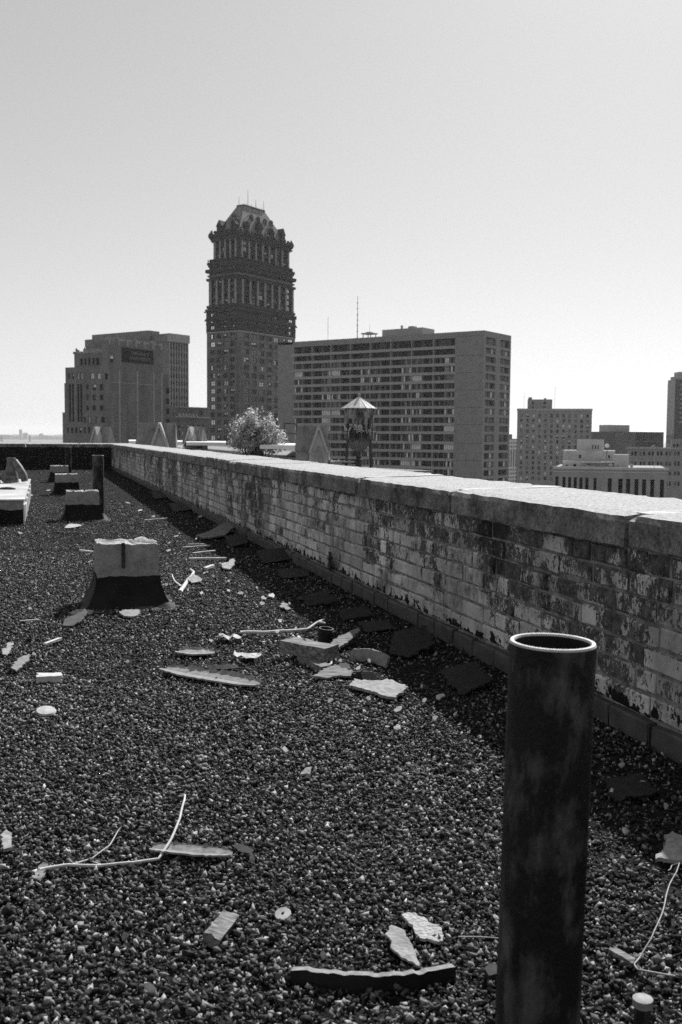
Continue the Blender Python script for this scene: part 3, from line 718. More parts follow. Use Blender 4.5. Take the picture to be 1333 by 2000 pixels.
crumple('crumpled_paper', 483, 1292, .11, 'crumpled white paper between the bark like strip and split timber', 3)
crumple('crumpled_paper', 448, 1256, .10, 'crumpled white paper scrap below the long crooked stick', 8)
e = empty('split_timber', grd(600, 1300)); tag(e, 'split grey timber block with a lower slat, beside the black pipe collar', 'timber')
def part_of(o, e, name):
    for k in ('label', 'category', 'group'):
        if k in o: del o[k]
    o.name = name; o.parent = e; o.location = o.location - e.location
part_of(board('upper', (562, 1285), (648, 1302), .095, .05, WOOD, 'x', 'x', lift=.03), e, 'upper_block')
part_of(board('lower', (592, 1294), (638, 1316), .05, .026, WOOD, 'x', 'x', lift=.004), e, 'lower_slat')
mb = MB(); p = grd(597, 1283) + Vector((0, 0, .085)) - e.location; mb.tube([p, p + Vector((.004, 0, .025))], .003, 6); mb.tube([p + Vector((.004, 0, .02)), p + Vector((.02, -.01, .035))], .003, 6); mb.build('bent_nail', IRON, e)
twig('crooked_stick', [[(470, 1242), (520, 1241), (560, 1239), (600, 1235), (622, 1228, .03), (634, 1222, .03)], [(622, 1228, .03), (636, 1230, .03)]], TWIG, (.0085, .006), 'long pale crooked stick running to the black pipe collar')
twig('curved_twig', [[(600, 1266), (615, 1264), (628, 1257, .02)]], TWIG, (.006,), 'short curved twig between the split timber and the pipe collar')
twig('hooked_twig', [[(634, 1310, .02), (646, 1308, .02), (650, 1298, .03), (656, 1294, .04)]], TWIG, (.0045,), 'small hooked twig at the end of the split timber')
slab('timber_wedge', [(638, 1277), (660, 1264), (700, 1252), (703, 1256), (680, 1270), (652, 1281)], WOOD, .012, G0, 'pointed wood wedge leaning toward the parapet beside the pipe collar', 'wood', tilt=.05, seed=15)
strip('slate_strip', [(684, 1290), (715, 1294), (738, 1300), (754, 1306)], WOOD, .05, .01, 'upright grey strip standing between the wood wedge and parapet shadow', 'roofing strip', lift=.004, back_m=FELT, lean=.25, seed=16)
slab('wood_flake', [(611, 1332), (640, 1318), (655, 1313), (690, 1324), (692, 1331), (660, 1331), (640, 1335)], WOOD, .010, G0, 'grey layered wood flake in front of the split timber', 'wood', tilt=.012, seed=17)
strip('dark_plank', [(690, 1346), (712, 1345), (742, 1338)], FELT_DARK, .05, .012, 'dark splintered plank behind the big pale board', 'wood', lift=.004, lean=.7, seed=18)
slab('pale_board', [(685, 1357), (692, 1347), (742, 1350), (757, 1346), (796, 1358), (790, 1365), (770, 1376), (745, 1371), (722, 1364)], mat('bleached_wood', 0.19, 0.34, 50, bump=.7, bscale=60, dist=.004), .014, G0, 'big pale broken board edge to edge with the parapet shadow', 'wood', tilt=.02, seed=19)
slab('felt_piece', [(655, 1310), (668, 1303), (685, 1306), (682, 1315), (664, 1316)], FELT_DARK, .006, G0, 'small dark felt piece between the split timber and grey strip', 'scrap', seed=20)
slab('plywood_sheet', [(384, 1053), (410, 1047), (437, 1036), (452, 1036), (457, 1042), (440, 1052), (418, 1055), (398, 1056)], WOOD, .02, G0, 'warped plywood sheet half in the parapet shadow beside pale sticks', 'plywood', tilt=.06, seed=21)
for k, (a, b, r_, lb) in enumerate([((358, 1074), (410, 1070), .010, 'thin pale stick, the one closest to the plywood sheet'), ((368, 1067), (400, 1067), .008, 'short pale stick just in front of the plywood sheet'), ((370, 1097), (443, 1096), .014, 'flat pale stick ending in the parapet shadow, thickest of its group'),
                                ((378, 1086), (420, 1081), .012, 'dark edged stick between the thin and the flat pale sticks'), ((402, 1117), (416, 1111), .016, 'stubby pale stick below the flat pale stick'), ((182, 1083), (157, 1080), .012, 'thin stick lying behind the footing with the iron strap'), ((283, 1020), (326, 1016), .012, 'crooked pale stick close to the second footing'), ((40, 1220), (76, 1217), .006, 'slim pale stick west of the strapped footing'), ((88, 1267), (118, 1256), .010, 'pale stick above the small brick piece')]):
    A, B = grd(*a), grd(*b); mid = ((a[0] + b[0]) / 2, (a[1] + b[1]) / 2 + rnd.uniform(-1, 1))
    o = board('stick', a, b, r_ * 1.6, r_, TWIG, lb, 'stick', lift=G0)
twig('forked_stick', [[(352, 1161), (362, 1146), (368, 1137), (376, 1128), (378, 1122), (372, 1116)], [(354, 1150), (342, 1140), (335, 1125)]], TWIG, (.012, .006), 'pale forked stick east of the footing with the iron strap')
slab('curled_chip', [(365, 1140), (380, 1134), (396, 1140), (392, 1143), (376, 1144)], PALE, .008, G0, 'curled pale chip right beside the pale forked stick', 'chip', tilt=.03, seed=23)
slab('chip_cluster', [(432, 1110), (446, 1108), (452, 1104), (460, 1103), (458, 1112), (448, 1118), (436, 1116)], PALE, .012, G0, 'white broken chip at the shadow edge below the flat pale stick', 'chip', tilt=.03, seed=24)
slab('felt_flake', [(137, 1206), (150, 1201), (184, 1202), (178, 1207), (150, 1209)], FELT, .008, G0, 'pale felt flake at the west toe of the strapped footing', 'flake', tilt=.012, seed=25)
slab('felt_flake', [(233, 1207), (240, 1202), (272, 1202), (276, 1208), (262, 1213), (245, 1212)], FELT, .012, G0, 'round grey felt flake at the front toe of the strapped footing', 'flake', tilt=.012, seed=26)
slab('torn_felt', [(122, 1232), (130, 1222), (150, 1218), (168, 1211), (172, 1216), (160, 1226), (140, 1232)], SKIRT, .014, G0, 'torn dark felt in front of the west toe of the strapped footing', 'scrap', tilt=.04, seed=27)
slab('stone_slab', [(1278, 1697), (1296, 1680), (1312, 1656), (1336, 1664), (1350, 1690), (1340, 1700), (1305, 1698)], PALE, .012, G0, 'pale broken stone slab at the edge of the parapet shadow near the big pipe', 'slab', tilt=.02, seed=28)
twig('bent_wire', [[(1330, 1925), (1280, 1914), (1246, 1908), (1238, 1898), (1250, 1886), (1272, 1868, .03), (1292, 1826, .05), (1306, 1786, .06), (1318, 1760, .06), (1322, 1744, .06), (1308, 1738, .05), (1304, 1748, .05)]], WIRE, (.0017,), 'thin bent wire looping over the gravel beside the big pipe', 'wire')
board('wood_splinter', (1195, 1870), (1238, 1896), .016, .010, WOOD, 'grey wood splinter touching the bent wire', 'wood', lift=.008)
slab('felt_block', [(948, 1912), (952, 1902), (975, 1904), (975, 1925), (955, 1928)], FELT_DARK, .025, .002, 'dark felt block half hidden behind the big black pipe', 'scrap', seed=30)
twig('straight_wire', [[(895, 1845), (940, 1847), (985, 1848)]], WIRE, (.0015,), 'straight dull wire ending behind the big black pipe', 'wire')
slab('torn_flashing', [(3, 1285), (18, 1270), (27, 1271), (14, 1288)], PALE, .006, G0, 'thin pale torn flashing northwest of the small brick piece', 'scrap', tilt=.02, seed=31)
slab('torn_flashing', [(22, 1317), (38, 1303), (60, 1300), (56, 1307), (34, 1319)], FELT, .008, G0, 'crinkled grey flashing scrap beside the small brick piece', 'scrap', tilt=.03, seed=32)
# felt and slate lying in the shade along the foot of the parapet
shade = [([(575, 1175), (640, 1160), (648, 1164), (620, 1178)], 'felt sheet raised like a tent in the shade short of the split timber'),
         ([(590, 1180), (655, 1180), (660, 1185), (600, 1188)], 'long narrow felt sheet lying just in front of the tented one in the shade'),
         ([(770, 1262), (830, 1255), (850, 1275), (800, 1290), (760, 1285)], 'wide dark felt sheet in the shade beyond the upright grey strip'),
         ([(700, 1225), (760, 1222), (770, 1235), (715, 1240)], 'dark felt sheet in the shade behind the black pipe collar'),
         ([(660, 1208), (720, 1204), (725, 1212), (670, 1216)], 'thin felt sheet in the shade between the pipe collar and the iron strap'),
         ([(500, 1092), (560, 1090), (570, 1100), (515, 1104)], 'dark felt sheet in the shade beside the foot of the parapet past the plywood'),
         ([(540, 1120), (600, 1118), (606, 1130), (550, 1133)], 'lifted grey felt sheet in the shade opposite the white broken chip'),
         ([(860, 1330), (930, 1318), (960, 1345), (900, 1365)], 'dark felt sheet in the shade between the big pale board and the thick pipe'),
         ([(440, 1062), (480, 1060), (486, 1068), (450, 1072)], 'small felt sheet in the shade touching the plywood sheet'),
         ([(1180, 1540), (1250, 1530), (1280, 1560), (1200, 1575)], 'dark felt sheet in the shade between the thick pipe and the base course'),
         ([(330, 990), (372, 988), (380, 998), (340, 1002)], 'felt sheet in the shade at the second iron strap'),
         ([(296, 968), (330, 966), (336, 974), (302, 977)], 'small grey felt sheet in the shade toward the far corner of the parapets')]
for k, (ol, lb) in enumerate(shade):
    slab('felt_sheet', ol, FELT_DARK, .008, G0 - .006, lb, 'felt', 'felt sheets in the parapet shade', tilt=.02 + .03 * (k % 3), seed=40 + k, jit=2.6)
strip('loose_flashing', [(236, 922), (258, 935), (284, 948), (310, 960)], SKIRT, .10, .012, 'torn flashing peeling from the parapet foot near the far corner', 'flashing', lift=.0, lean=.9, seed=61)
strip('loose_flashing', [(330, 968), (352, 980), (378, 992)], FELT_DARK, .09, .012, 'torn flashing peeling from the parapet foot beside the second iron strap', 'flashing', lift=.0, lean=.9, seed=62)
slab('mortar_patch', [(752, 1512), (770, 1498), (812, 1490), (850, 1500), (842, 1522), (800, 1540), (770, 1534)], SKIRT, .006, -.001, 'crumbled mortar patch spread on the gravel beside the thick pipe', 'mortar', seed=71, jit=4.0)
# small pale chips
chips = [(778, 1398, 14), (776, 1434, 12), (850, 1415, 8), (890, 1406, 9), (600, 1521, 20), (494, 1695, 8), (795, 1681, 7), (555, 1190, 12), (532, 1170, 12), (515, 1175, 10), (512, 1186, 8), (548, 1221, 7), (470, 1165, 9), (585, 1255, 9), (245, 1850, 12), (330, 1834, 9), (632, 1888, 10), (688, 1920, 10), (295, 1952, 15),
         (665, 1300, 10), (1253, 1545, 9), (1215, 1508, 12), (1222, 1640, 9), (1195, 1690, 7), (1315, 1822, 9), (700, 1315, 10), (720, 1376, 9), (560, 1195, 14), (420, 1010, 8), (330, 1080, 8), (40, 1045, 12), (140, 1032, 26), (300, 1012, 8), (275, 1000, 7), (250, 985, 7), (345, 1052, 7), (392, 1012, 8), (645, 1380, 8), (860, 1372, 14), (830, 1380, 9), (60, 970, 9), (95, 960, 6), (1060, 1530, 8), (1195, 1560, 8), (1300, 1590, 9)]
gc = random.Random(77)
for k in range(58):                                      # crumbs along the edge of the parapet shade and around the boards
    if k < 36: s_, d_ = gc.uniform(3.2, 9.5), gc.gauss(1.02, .13)
    else: s_, d_ = gc.uniform(2.6, 6), gc.uniform(-.3, 1.0)
    p_ = ws(s_, min(d_, 1.45)); q_ = CROT.transposed() @ (p_ - CP); x_, y_ = 666.5 + F * q_.x / -q_.z, 1000 - F * q_.y / -q_.z
    if 0 < x_ < 1333 and y_ < 1990: chips.append((x_, y_, gc.uniform(.006, .016) * F / -q_.z))
for k, (x, y, w) in enumerate(chips):
    w *= rnd.uniform(.6, .85); h_ = w * rnd.uniform(.22, .5) * min(1, (y - 850) / 500 + .2); a = rnd.uniform(-.3, .3)
    ol = [(x + w * math.cos(t) * rnd.uniform(.45, 1.1), y + h_ * math.sin(t) * rnd.uniform(.45, 1.1) + a * w * math.cos(t) * .4) for t in [2 * math.pi * q / 7 for q in range(7)]]
    slab('mortar_chip', ol, (PALE, CONC_TOP, FELT, PAPER, PALE)[k % 5], .006, G0 - .001, 'small pale mortar chip lying loose on the dark gravel', 'chip', 'small mortar chips on the gravel', tilt=.012, seed=80 + k)

# ================================================================ THE CITY
# ---- slab apartment block
SLABC = mat('apartment_concrete', 0.216, 0.264, .5, rough=.95, bump=.3, bscale=3, dist=.02)
SLABB = mat('apartment_band_concrete', 0.296, 0.352, .5, rough=.95)
LOGGIA = mat('loggia_back_wall', .03, .05, 1, rough=.9)  # recess shade put into the back walls' dark colour
fr = Frame(946, 645, 323, 35); e = fr.empty('apartment_block'); zt = fr.zt
tag(e, 'wide concrete apartment slab with rows of balconies behind the water tower', 'building')
Lv = fr.on('L', 543, 672)[0]; Lu = fr.on('R', 999, 655)[0]; va = fr.on('L', 890, 700)[0]; vb = fr.on('L', 574, 700)[0]
rows = []; z = zt - 1.95; k = 0
while z > 24:
    h = 2.45 if k == 0 else 2.4 if k == 11 else 1.88
    rows.append((z - h, z)); z -= h + .92; k += 1
mb = MB(); DP = 1.7
cols = [fr.on('R', a, 760)[0] for a in (948.0, 967.5)], [fr.on('R', a, 760)[0] for a in (976.5, 995.0)]
ops = [(c[0], c[1], z0, z1) for c in cols for z0, z1 in rows]
holed(mb, 'R', 0, Lu, 0, zt, ops, 1.3)
mb.poly([(0, 0, 0), (0, va, 0), (0, va, zt), (0, 0, zt)]); mb.poly([(0, vb, 0), (0, Lv, 0), (0, Lv, zt - .9), (0, vb, zt - .9)])
mb.poly([(0, va, 0), (DP, va, 0), (DP, va, zt), (0, va, zt)]); mb.poly([(0, vb, 0), (DP, vb, 0), (DP, vb, zt), (0, vb, zt)])
mb.poly([(-.03, va, rows[0][1]), (-.03, vb + .3, rows[0][1]), (-.03, vb + .3, zt), (-.03, va, zt)]); mb.poly([(0, va, rows[0][1]), (DP, va, rows[0][1]), (DP, vb, rows[0][1]), (0, vb, rows[0][1])])
shell(mb, Lu, Lv, 0, zt, faces='BKT'); mb.build('wall', SLABC, e)
for k in range(0, 20, 2):
    zz = rows[k][1] + .3 if k < len(rows) else 0
    if zz > 0: m2 = MB(); m2.box(-.012, .05, zz, .01, va - .1, zz + .12); m2.build('joint_line', mat('panel_joint', .08) if 'panel_joint' not in bpy.data.materials else bpy.data.materials['panel_joint'], e)
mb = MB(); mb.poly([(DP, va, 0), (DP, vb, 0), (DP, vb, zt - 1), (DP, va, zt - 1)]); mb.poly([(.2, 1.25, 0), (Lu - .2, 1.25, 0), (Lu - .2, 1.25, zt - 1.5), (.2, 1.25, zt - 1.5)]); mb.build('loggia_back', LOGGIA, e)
nb = 8; bw_ = (vb - va) / nb; g = random.Random(11)
bands = {}
for k, (z0, z1) in enumerate(rows):
    zb = rows[k + 1][1] if k + 1 < len(rows) else z0 - .92
    m2 = MB(); m2.box(-.14, va + .02, zb, DP - .02, vb - .02 + (.9 if k < 3 else 0), z0); m2.build('balcony_band', SLABB, e)
for q in range(nb + 1):
    m2 = MB(); v = va + bw_ * q; m2.box(-.02, v - .22, rows[-1][0], DP - .04, v + .22, rows[0][1] - .01); m2.build('pier', SLABC, e)
    if q < nb:
        m2 = MB(); s_ = .52 if q % 2 else .48; v2 = v + bw_ * s_; m2.box(.22, v2 - .1, rows[-1][0], DP - .05, v2 + .1, rows[2][1]); m2.build('cross_wall', SLABC, e)
kinds = ('dark', 'dim', 'dim', 'mid', 'dark', 'mid', 'mid', 'full', 'dark', 'mid')
for k, (z0, z1) in enumerate(rows):
    for q in range(nb):
        v = va + bw_ * q; half = bw_ * (.52 if q % 2 else .48)
        if k < 2:
            m3 = window_mesh(bw_ * .8, z1 - z0 - .1, tuple(g.choice(('dark', 'dark', 'dark', 'mid')) for _ in range(4)), 4, .06, False); put_window(e, 'L', v + bw_ / 2, DP - .12, z0 + .03, m3, 'loggia_window'); continue
        lo = (q % 2 == 0); c = v + (half + .22) / 2 + .03 if lo else v + (bw_ + half) / 2 - .06
        wd = (half - .36) if lo else (bw_ - half - .36)
        bright = g.random()
        kd = tuple(('full' if bright > .9 else g.choice(kinds)) for _ in range(5))
        if g.random() < .3: kd = ('full',) + kd[1:4] + ('full',)
        put_window(e, 'L', c, .24, z0 + .01, window_mesh(wd, z1 - z0 - .02, kd, 5, .06, False))
        c2 = v + (bw_ + half) / 2 if lo else v + half / 2
        put_window(e, 'L', c2 + g.uniform(-.5, .5), DP - .12, z0 + .02, window_mesh(1.7, z1 - z0 - .2, (g.choice(('dark', 'mid', 'dim')), 'dark'), 2, .06, False), 'balcony_door')
    for ci, c in enumerate(cols):
        wd = c[1] - c[0]
        put_window(e, 'R', (c[0] + c[1]) / 2, .9, z0 + .02, window_mesh(wd - .05, z1 - z0 - .04, ('mid', 'dark', g.choice(('dark', 'mid', 'dim')), g.choice(('full', 'mid', 'dim'))), 4, .06, False))
mb = MB(); a0, a1 = fr.on('L', 826, 640, 3)[0], fr.on('L', 747, 640, 3)[0]; mb.box(3, a0, zt, 11, a1, zt + 2.6); mb.box(3.5, a0 + 4, zt + 2.6, 6, a0 + 6, zt + 3.3); mb.box(3.5, a0 + 8.5, zt + 2.6, 4.2, a0 + 9, zt + 3.8); mb.build('roof_penthouse', SLABB, e)
DARKM = mat('dark_ironwork', .04, .07, 2); PALEM = mat('pale_ironwork', 0.25, 0.35, 2)
a0 = fr.on('L', 698.5, 640, 6)[0]; mb = MB(); mb.tube([(6, a0, zt), (6, a0, zt + 15.5)], [.16, .08], 6)
for k in range(7): mb.box(5.7, a0 - .3, zt + 2 * k + 1, 6.3, a0 + .3, zt + 2 * k + 1.08)
mb.build('antenna_mast', DARKM, e)
a0 = fr.on('L', 722, 650, 5)[0]; mb = MB()
for dx in (-1.6, 1.6):
    for dy in (-1.6, 1.6): mb.box(5 + dx - .12, a0 + dy - .12, zt, 5 + dx + .12, a0 + dy + .12, zt + 1.6)
mb.box(3, a0 - 2.2, zt + 1.6, 7, a0 + 2.2, zt + 2.0); mb.lathe([(0, zt + 2.5), (1.2, zt + 2.4), (1.7, zt + 2.0)], 12, c=(5, a0)); mb.tube([(5, a0, zt + 2.4), (5, a0, zt + 5)], .05, 5); mb.build('cooling_stand', PALEM, e)
for px, hh in ((641, 9), (566, 4)):
    a0 = fr.on('L', px, 650, 6)[0]; mb = MB(); mb.tube([(6, a0, zt - 1), (6, a0, zt + hh)], .06, 5); mb.build('thin_aerial', DARKM, e)

# ---- ornate masonry tower
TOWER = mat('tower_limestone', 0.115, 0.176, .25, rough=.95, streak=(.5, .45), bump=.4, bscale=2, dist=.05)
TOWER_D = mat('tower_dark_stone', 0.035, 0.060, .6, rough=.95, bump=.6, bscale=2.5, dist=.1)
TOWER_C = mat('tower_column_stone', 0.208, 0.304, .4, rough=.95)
COPPER = mat('copper_mansard', .15, .27, .5, rough=.7, streak=(.9, .4))
ft = Frame(468, 645, 470, 34); e = ft.empty('masonry_tower'); tag(e, 'tall dark ornate masonry tower with columns and copper mansard roof', 'skyscraper')
def tz(y): return ft.on('R', 468, y)[1]
Lu = ft.on('R', 576.5, 700)[0]; Lv = ft.on('L', 404.5, 700)[0]
Rb = [ft.on('R', x, 700)[0] for x in (474.5, 575.0)]; Lb = [ft.on('L', x, 700)[0] for x in (461.0, 409.0)]
def bays(face, inset=0.0):
    a, b, n, L = (Rb[0], Rb[1], 7, Lu) if face == 'R' else (Lb[0], Lb[1], 4, Lv)
    f = lambda x: inset + (x / L) * (L - 2 * inset)
    w = (b - a) / n; return [(f(a + w * (k + .5)), w * (L - 2 * inset) / L) for k in range(n)]
g = random.Random(4); Wt = MB()
KD = ['dark'] * 9 + ['dim', 'half', 'low', 'full', 'mid', 'mid', 'dim']
def tower_rows(z0, z1, n, inset, hfrac, wfrac, depth, wallmat, sky_edge=False, panes=2):
    ph = (z1 - z0) / n
    for face in 'RL':
        bs = bays(face, inset); L = Lu if face == 'R' else Lv; ops = []
        for r_ in range(n):
            zb = z0 + ph * (r_ + (1 - hfrac) * .45)
            for bi, (c, w) in enumerate(bs):
                ww = w * wfrac; ops.append((c - ww / 2, c + ww / 2, zb, zb + ph * hfrac))
                edge = bi == len(bs) - 1
                kd = g.choice(KD)
                if edge and sky_edge and g.random() < .62: kd = 'sky'
                kk = (kd, kd if g.random() < .6 else g.choice(KD))
                put_window(e, face, c, inset + depth - .1, zb, window_mesh(ww, ph * hfrac, kk, panes, .2))
        holed(wallmat, face, inset, L - inset, z0, z1, ops, depth, off=inset)
zS, zBot = tz(646), tz(646) - 15.32 * .2416 * 22
walls = MB()
tower_rows(zBot, zS, 22, 0, .62, .66, .5, walls, True)
shell(walls, Lu, Lv, 0, zS, faces='BKT'); shell(walls, Lu, Lv, 0, zBot, faces='RL')
up1 = MB(); tower_rows(tz(646) + .8, tz(604), 3, -.2, .55, .62, .6, up1, True)
shell(up1, Lu, Lv, zS, tz(604), faces='BKT', i=-.2)
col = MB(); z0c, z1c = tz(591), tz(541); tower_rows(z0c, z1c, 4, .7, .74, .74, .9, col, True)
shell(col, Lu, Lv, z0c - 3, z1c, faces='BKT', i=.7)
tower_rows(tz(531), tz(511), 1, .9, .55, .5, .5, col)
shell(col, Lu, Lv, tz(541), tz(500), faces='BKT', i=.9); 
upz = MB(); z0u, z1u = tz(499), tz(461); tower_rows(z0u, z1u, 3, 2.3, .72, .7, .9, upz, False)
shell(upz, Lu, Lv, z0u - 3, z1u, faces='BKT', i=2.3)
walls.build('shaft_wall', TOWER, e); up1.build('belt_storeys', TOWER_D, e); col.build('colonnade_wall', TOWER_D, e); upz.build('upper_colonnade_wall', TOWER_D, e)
def cornice(z0, z1, out, m, name='cornice', teeth=0.0):
    mb = MB(); mb.box(-out, -out, z0, Lu + out, Lv + out, z1); mb.box(-out + .35, -out + .35, z0 - (z1 - z0) * .8, Lu + out - .35, Lv + out - .35, z0)
    if teeth:
        x = -out
        while x < Lu + out: mb.box(x, -out - .25, z0 - .5, x + teeth * .5, -out + .3, z0 + .1); x += teeth
        x = -out
        while x < Lv + out: mb.box(-out - .25, x, z0 - .5, -out + .3, x + teeth * .5, z0 + .1); x += teeth
    mb.build(name, m, e)
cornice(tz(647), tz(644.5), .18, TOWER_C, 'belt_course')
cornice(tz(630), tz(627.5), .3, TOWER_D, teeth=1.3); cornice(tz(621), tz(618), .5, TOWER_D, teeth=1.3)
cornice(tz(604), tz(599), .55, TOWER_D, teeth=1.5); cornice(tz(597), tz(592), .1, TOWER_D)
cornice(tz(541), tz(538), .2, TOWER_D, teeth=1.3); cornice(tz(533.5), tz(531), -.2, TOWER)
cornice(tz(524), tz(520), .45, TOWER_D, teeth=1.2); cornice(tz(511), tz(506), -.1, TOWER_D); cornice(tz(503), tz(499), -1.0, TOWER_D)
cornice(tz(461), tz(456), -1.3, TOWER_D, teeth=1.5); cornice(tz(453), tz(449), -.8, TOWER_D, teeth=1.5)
for (za, zb, ins, rr) in ((z0c, z1c, .7, .62), (z0u, z1u, 2.3, .55)):
    for face in 'RL':
        bs = bays(face, ins); w = bs[0][1]; xs = [bs[0][0] - w / 2] + [b[0] + w / 2 for b in bs]
        for x in xs:
            m2 = MB(); p = P3(face, x, ins - .18, 0); m2.lathe([(rr * 1.3, za), (rr * 1.3, za + .5), (rr, za + .7), (rr * .88, zb - .9), (rr * 1.25, zb - .5), (rr * 1.25, zb)], 10, c=(p[0], p[1])); m2.build('column', TOWER_C, e, True)
# attic ornament, urns and scrolls at the roof edge
def urn(x, y, z, s, name='urn'):
    m2 = MB(); m2.lathe([(.5 * s, z), (.5 * s, z + .3 * s), (.25 * s, z + .5 * s), (.6 * s, z + 1.1 * s), (.45 * s, z + 1.5 * s), (.15 * s, z + 1.7 * s), (.2 * s, z + 2 * s), (0, z + 2.4 * s)], 8, c=(x, y)); m2.build(name, TOWER_D, e)
zc = tz(449)
for face in 'RL':
    bs = bays(face, 2.0); w = bs[0][1]
    for x in [bs[0][0] - w / 2] + [b[0] + w / 2 for b in bs]: p = P3(face, x, .3, 0); urn(p[0], p[1], zc, .75)
    for (c, w) in bs:
        m2 = MB(); p = P3(face, c, .6, 0); m2.lathe([(.2, zc), (.8, zc + .1), (.8, zc + .8), (.5, zc + 1.2), (0, zc + 1.5)], 8, c=(p[0], p[1])); m2.build('cartouche', TOWER_D, e)
for (x, y) in ((0, 0), (Lu, 0), (0, Lv), (Lu, Lv)):
    m2 = MB(); m2.lathe([(.8, tz(458)), (1.4, tz(454)), (1.5, tz(450)), (1.0, tz(446)), (.5, tz(444)), (.2, tz(441)), (0, tz(439))], 10, c=(x * .90 + Lu * .05, y * .90 + Lv * .05)); m2.build('corner_scroll', TOWER_D, e)
for (x, y) in ((-.6, -.6), (Lu + .6, -.6), (-.6, Lv + .6)):
    urn(x * .9, y * .9, tz(506), .6)
# mansard
zr0, zr1 = tz(450), tz(385); i0 = 2.6; ra, rb_ = Lu * .30, Lu * .66; rc, rd_ = Lv * .40, Lv * .60
zm = zr0 + (zr1 - zr0) * .5
base = [(i0, i0), (Lu - i0, i0), (Lu - i0, Lv - i0), (i0, Lv - i0)]; ridge = [(ra, rc), (rb_, rc), (rb_, rd_), (ra, rd_)]
mb = MB(); mb.hexa([(x, y, zr0) for x, y in base], [(x, y, zr1) for x, y in ridge]); roof = mb.build('mansard_roof', COPPER, e)
mb = MB()
for k in range(9): x = ra + (rb_ - ra) * k / 8; mb.tube([(x, rc, zr1), (x, rc, zr1 + .9 + .6 * (k % 2))], [.14, .03], 5)
mb.box(ra - .3, rc - .3, zr1 - .3, rb_ + .3, rd_ + .3, zr1 + .25); mb.build('ridge_cresting', TOWER_D, e)
def dormer(face, a, zb, w, h, m):
    t = (zb - zr0) / (zr1 - zr0); t2 = (zb + h - zr0) / (zr1 - zr0)
    din, top = (i0, rc) if face == 'R' else (i0, ra)
    d0 = din + (top - din) * t - .5; d1 = din + (top - din) * t2 + 1.2
    m2 = MB(); m2.hexa([P3(face, a - w / 2, d0, zb - .6), P3(face, a + w / 2, d0, zb - .6), P3(face, a + w / 2, d1, zb - .6), P3(face, a - w / 2, d1, zb - .6)],
                       [P3(face, a - w / 2, d0, zb + h * .7), P3(face, a + w / 2, d0, zb + h * .7), P3(face, a + w / 2, d1, zb + h * .7), P3(face, a - w / 2, d1, zb + h * .7)])
    A, B, C = P3(face, a - w * .62, d0 - .2, zb + h * .7), P3(face, a + w * .62, d0 - .2, zb + h * .7), P3(face, a, d0 - .2, zb + h * 1.32)
    A2, B2, C2 = P3(face, a - w * .62, d1, zb + h * .7), P3(face, a + w * .62, d1, zb + h * .7), P3(face, a, d1 + 1.0, zb + h * 1.32)
    m2.poly([A, B, C]); m2.poly([A, C, C2, A2]); m2.poly([B, C, C2, B2]); m2.build('dormer', m, e)
    put_window(e, face, a, d0 - .07, zb, window_mesh(w * .6, h * .62, 'dark', 1, .15), 'dormer_window')
for k, f in enumerate((.2, .42, .64, .84)): dormer('R', Lu * f, zr0 + .6, 3.1, 5.2 if k % 2 else 4.2, TOWER_D)
for f in (.36, .48, .60, .71): dormer('R', Lu * f, zr0 + 8.2, 1.6, 1.9, TOWER)
for f in (.3, .72): dormer('L', Lv * f, zr0 + .6, 3.1, 4.8, TOWER_D)
dormer('L', Lv * .52, zr0 + 8.2, 1.6, 1.9, TOWER)
for (x, y, hh) in ((ra + 3, rc, 7.5), (ra + 9, rc, 4.2), (rb_ - .5, rc, 4.6), (ra + 1.2, rd_, 4.5)):
    mb = MB(); mb.tube([(x, y, zr1), (x, y, zr1 + hh)], [.13, .07], 5); mb.build('roof_aerial', DARKM, e)

# ---- stepped apartment building with the roof sign
DECO = mat('deco_brick', 0.155, 0.205, .35, rough=.95, streak=(.45, .3), bump=.3, bscale=4, dist=.03)
DECO_L = mat('deco_limestone_sunlit', 0.26, 0.34, .6, rough=.95)  # limestone trim, lightened to paint sunlit tops into the crest
fd = Frame(212, 668, 300, 33); e = fd.empty('stepped_apartment_house'); tag(e, 'stepped brick apartment house with a dark painted sign on its blank wall', 'building')
def dz(y): return fd.on('R', 212, y)[1]
def rect(f, face, x0, y0, x1, y1, d=0.0):
    a, z1 = f.on(face, (x0 + x1) / 2, y0, d); _, z0 = f.on(face, (x0 + x1) / 2, y1, d); a0 = f.on(face, x0, (y0 + y1) / 2, d)[0]; a1 = f.on(face, x1, (y0 + y1) / 2, d)[0]
    return (min(a0, a1), max(a0, a1), z0, z1)
R318 = fd.on('R', 318, 750)[0]; L205 = fd.on('L', 200, 750)[0]; L128 = fd.on('L', 128.5, 750)[0]; L121 = fd.on('L', 121.5, 770)[0]; L113 = fd.on('L', 113, 830)[0]
gd = random.Random(21); DK = ['dark'] * 6 + ['full', 'half', 'mid', 'dim']
def px_windows(f, e, mb, face, rects, a0, a1, z0, z1, depth=.45, off=0.0, kinds=DK, g=gd, panes=1):
    ops = []
    for r_ in rects:
        kd = r_[4] if len(r_) > 4 else g.choice(kinds); o = rect(f, face, *r_[:4], off); 
        if o[0] < a0 + .02 or o[1] > a1 - .02 or o[2] < z0 or o[3] > z1 - .02: continue
        ops.append(o); put_window(e, face, (o[0] + o[1]) / 2, off + depth - .08, o[2], window_mesh(o[1] - o[0], o[3] - o[2], kd, panes, .1))
    holed(mb, face, a0, a1, z0, z1, ops, depth, off=off)
mb = MB(); ztop = dz(664)
rw = [(314, y, 320, y + 12) for y in (738, 758, 778, 798, 817)]
px_windows(fd, e, mb, 'R', rw, 0, R318, 0, ztop)
rectsL = []
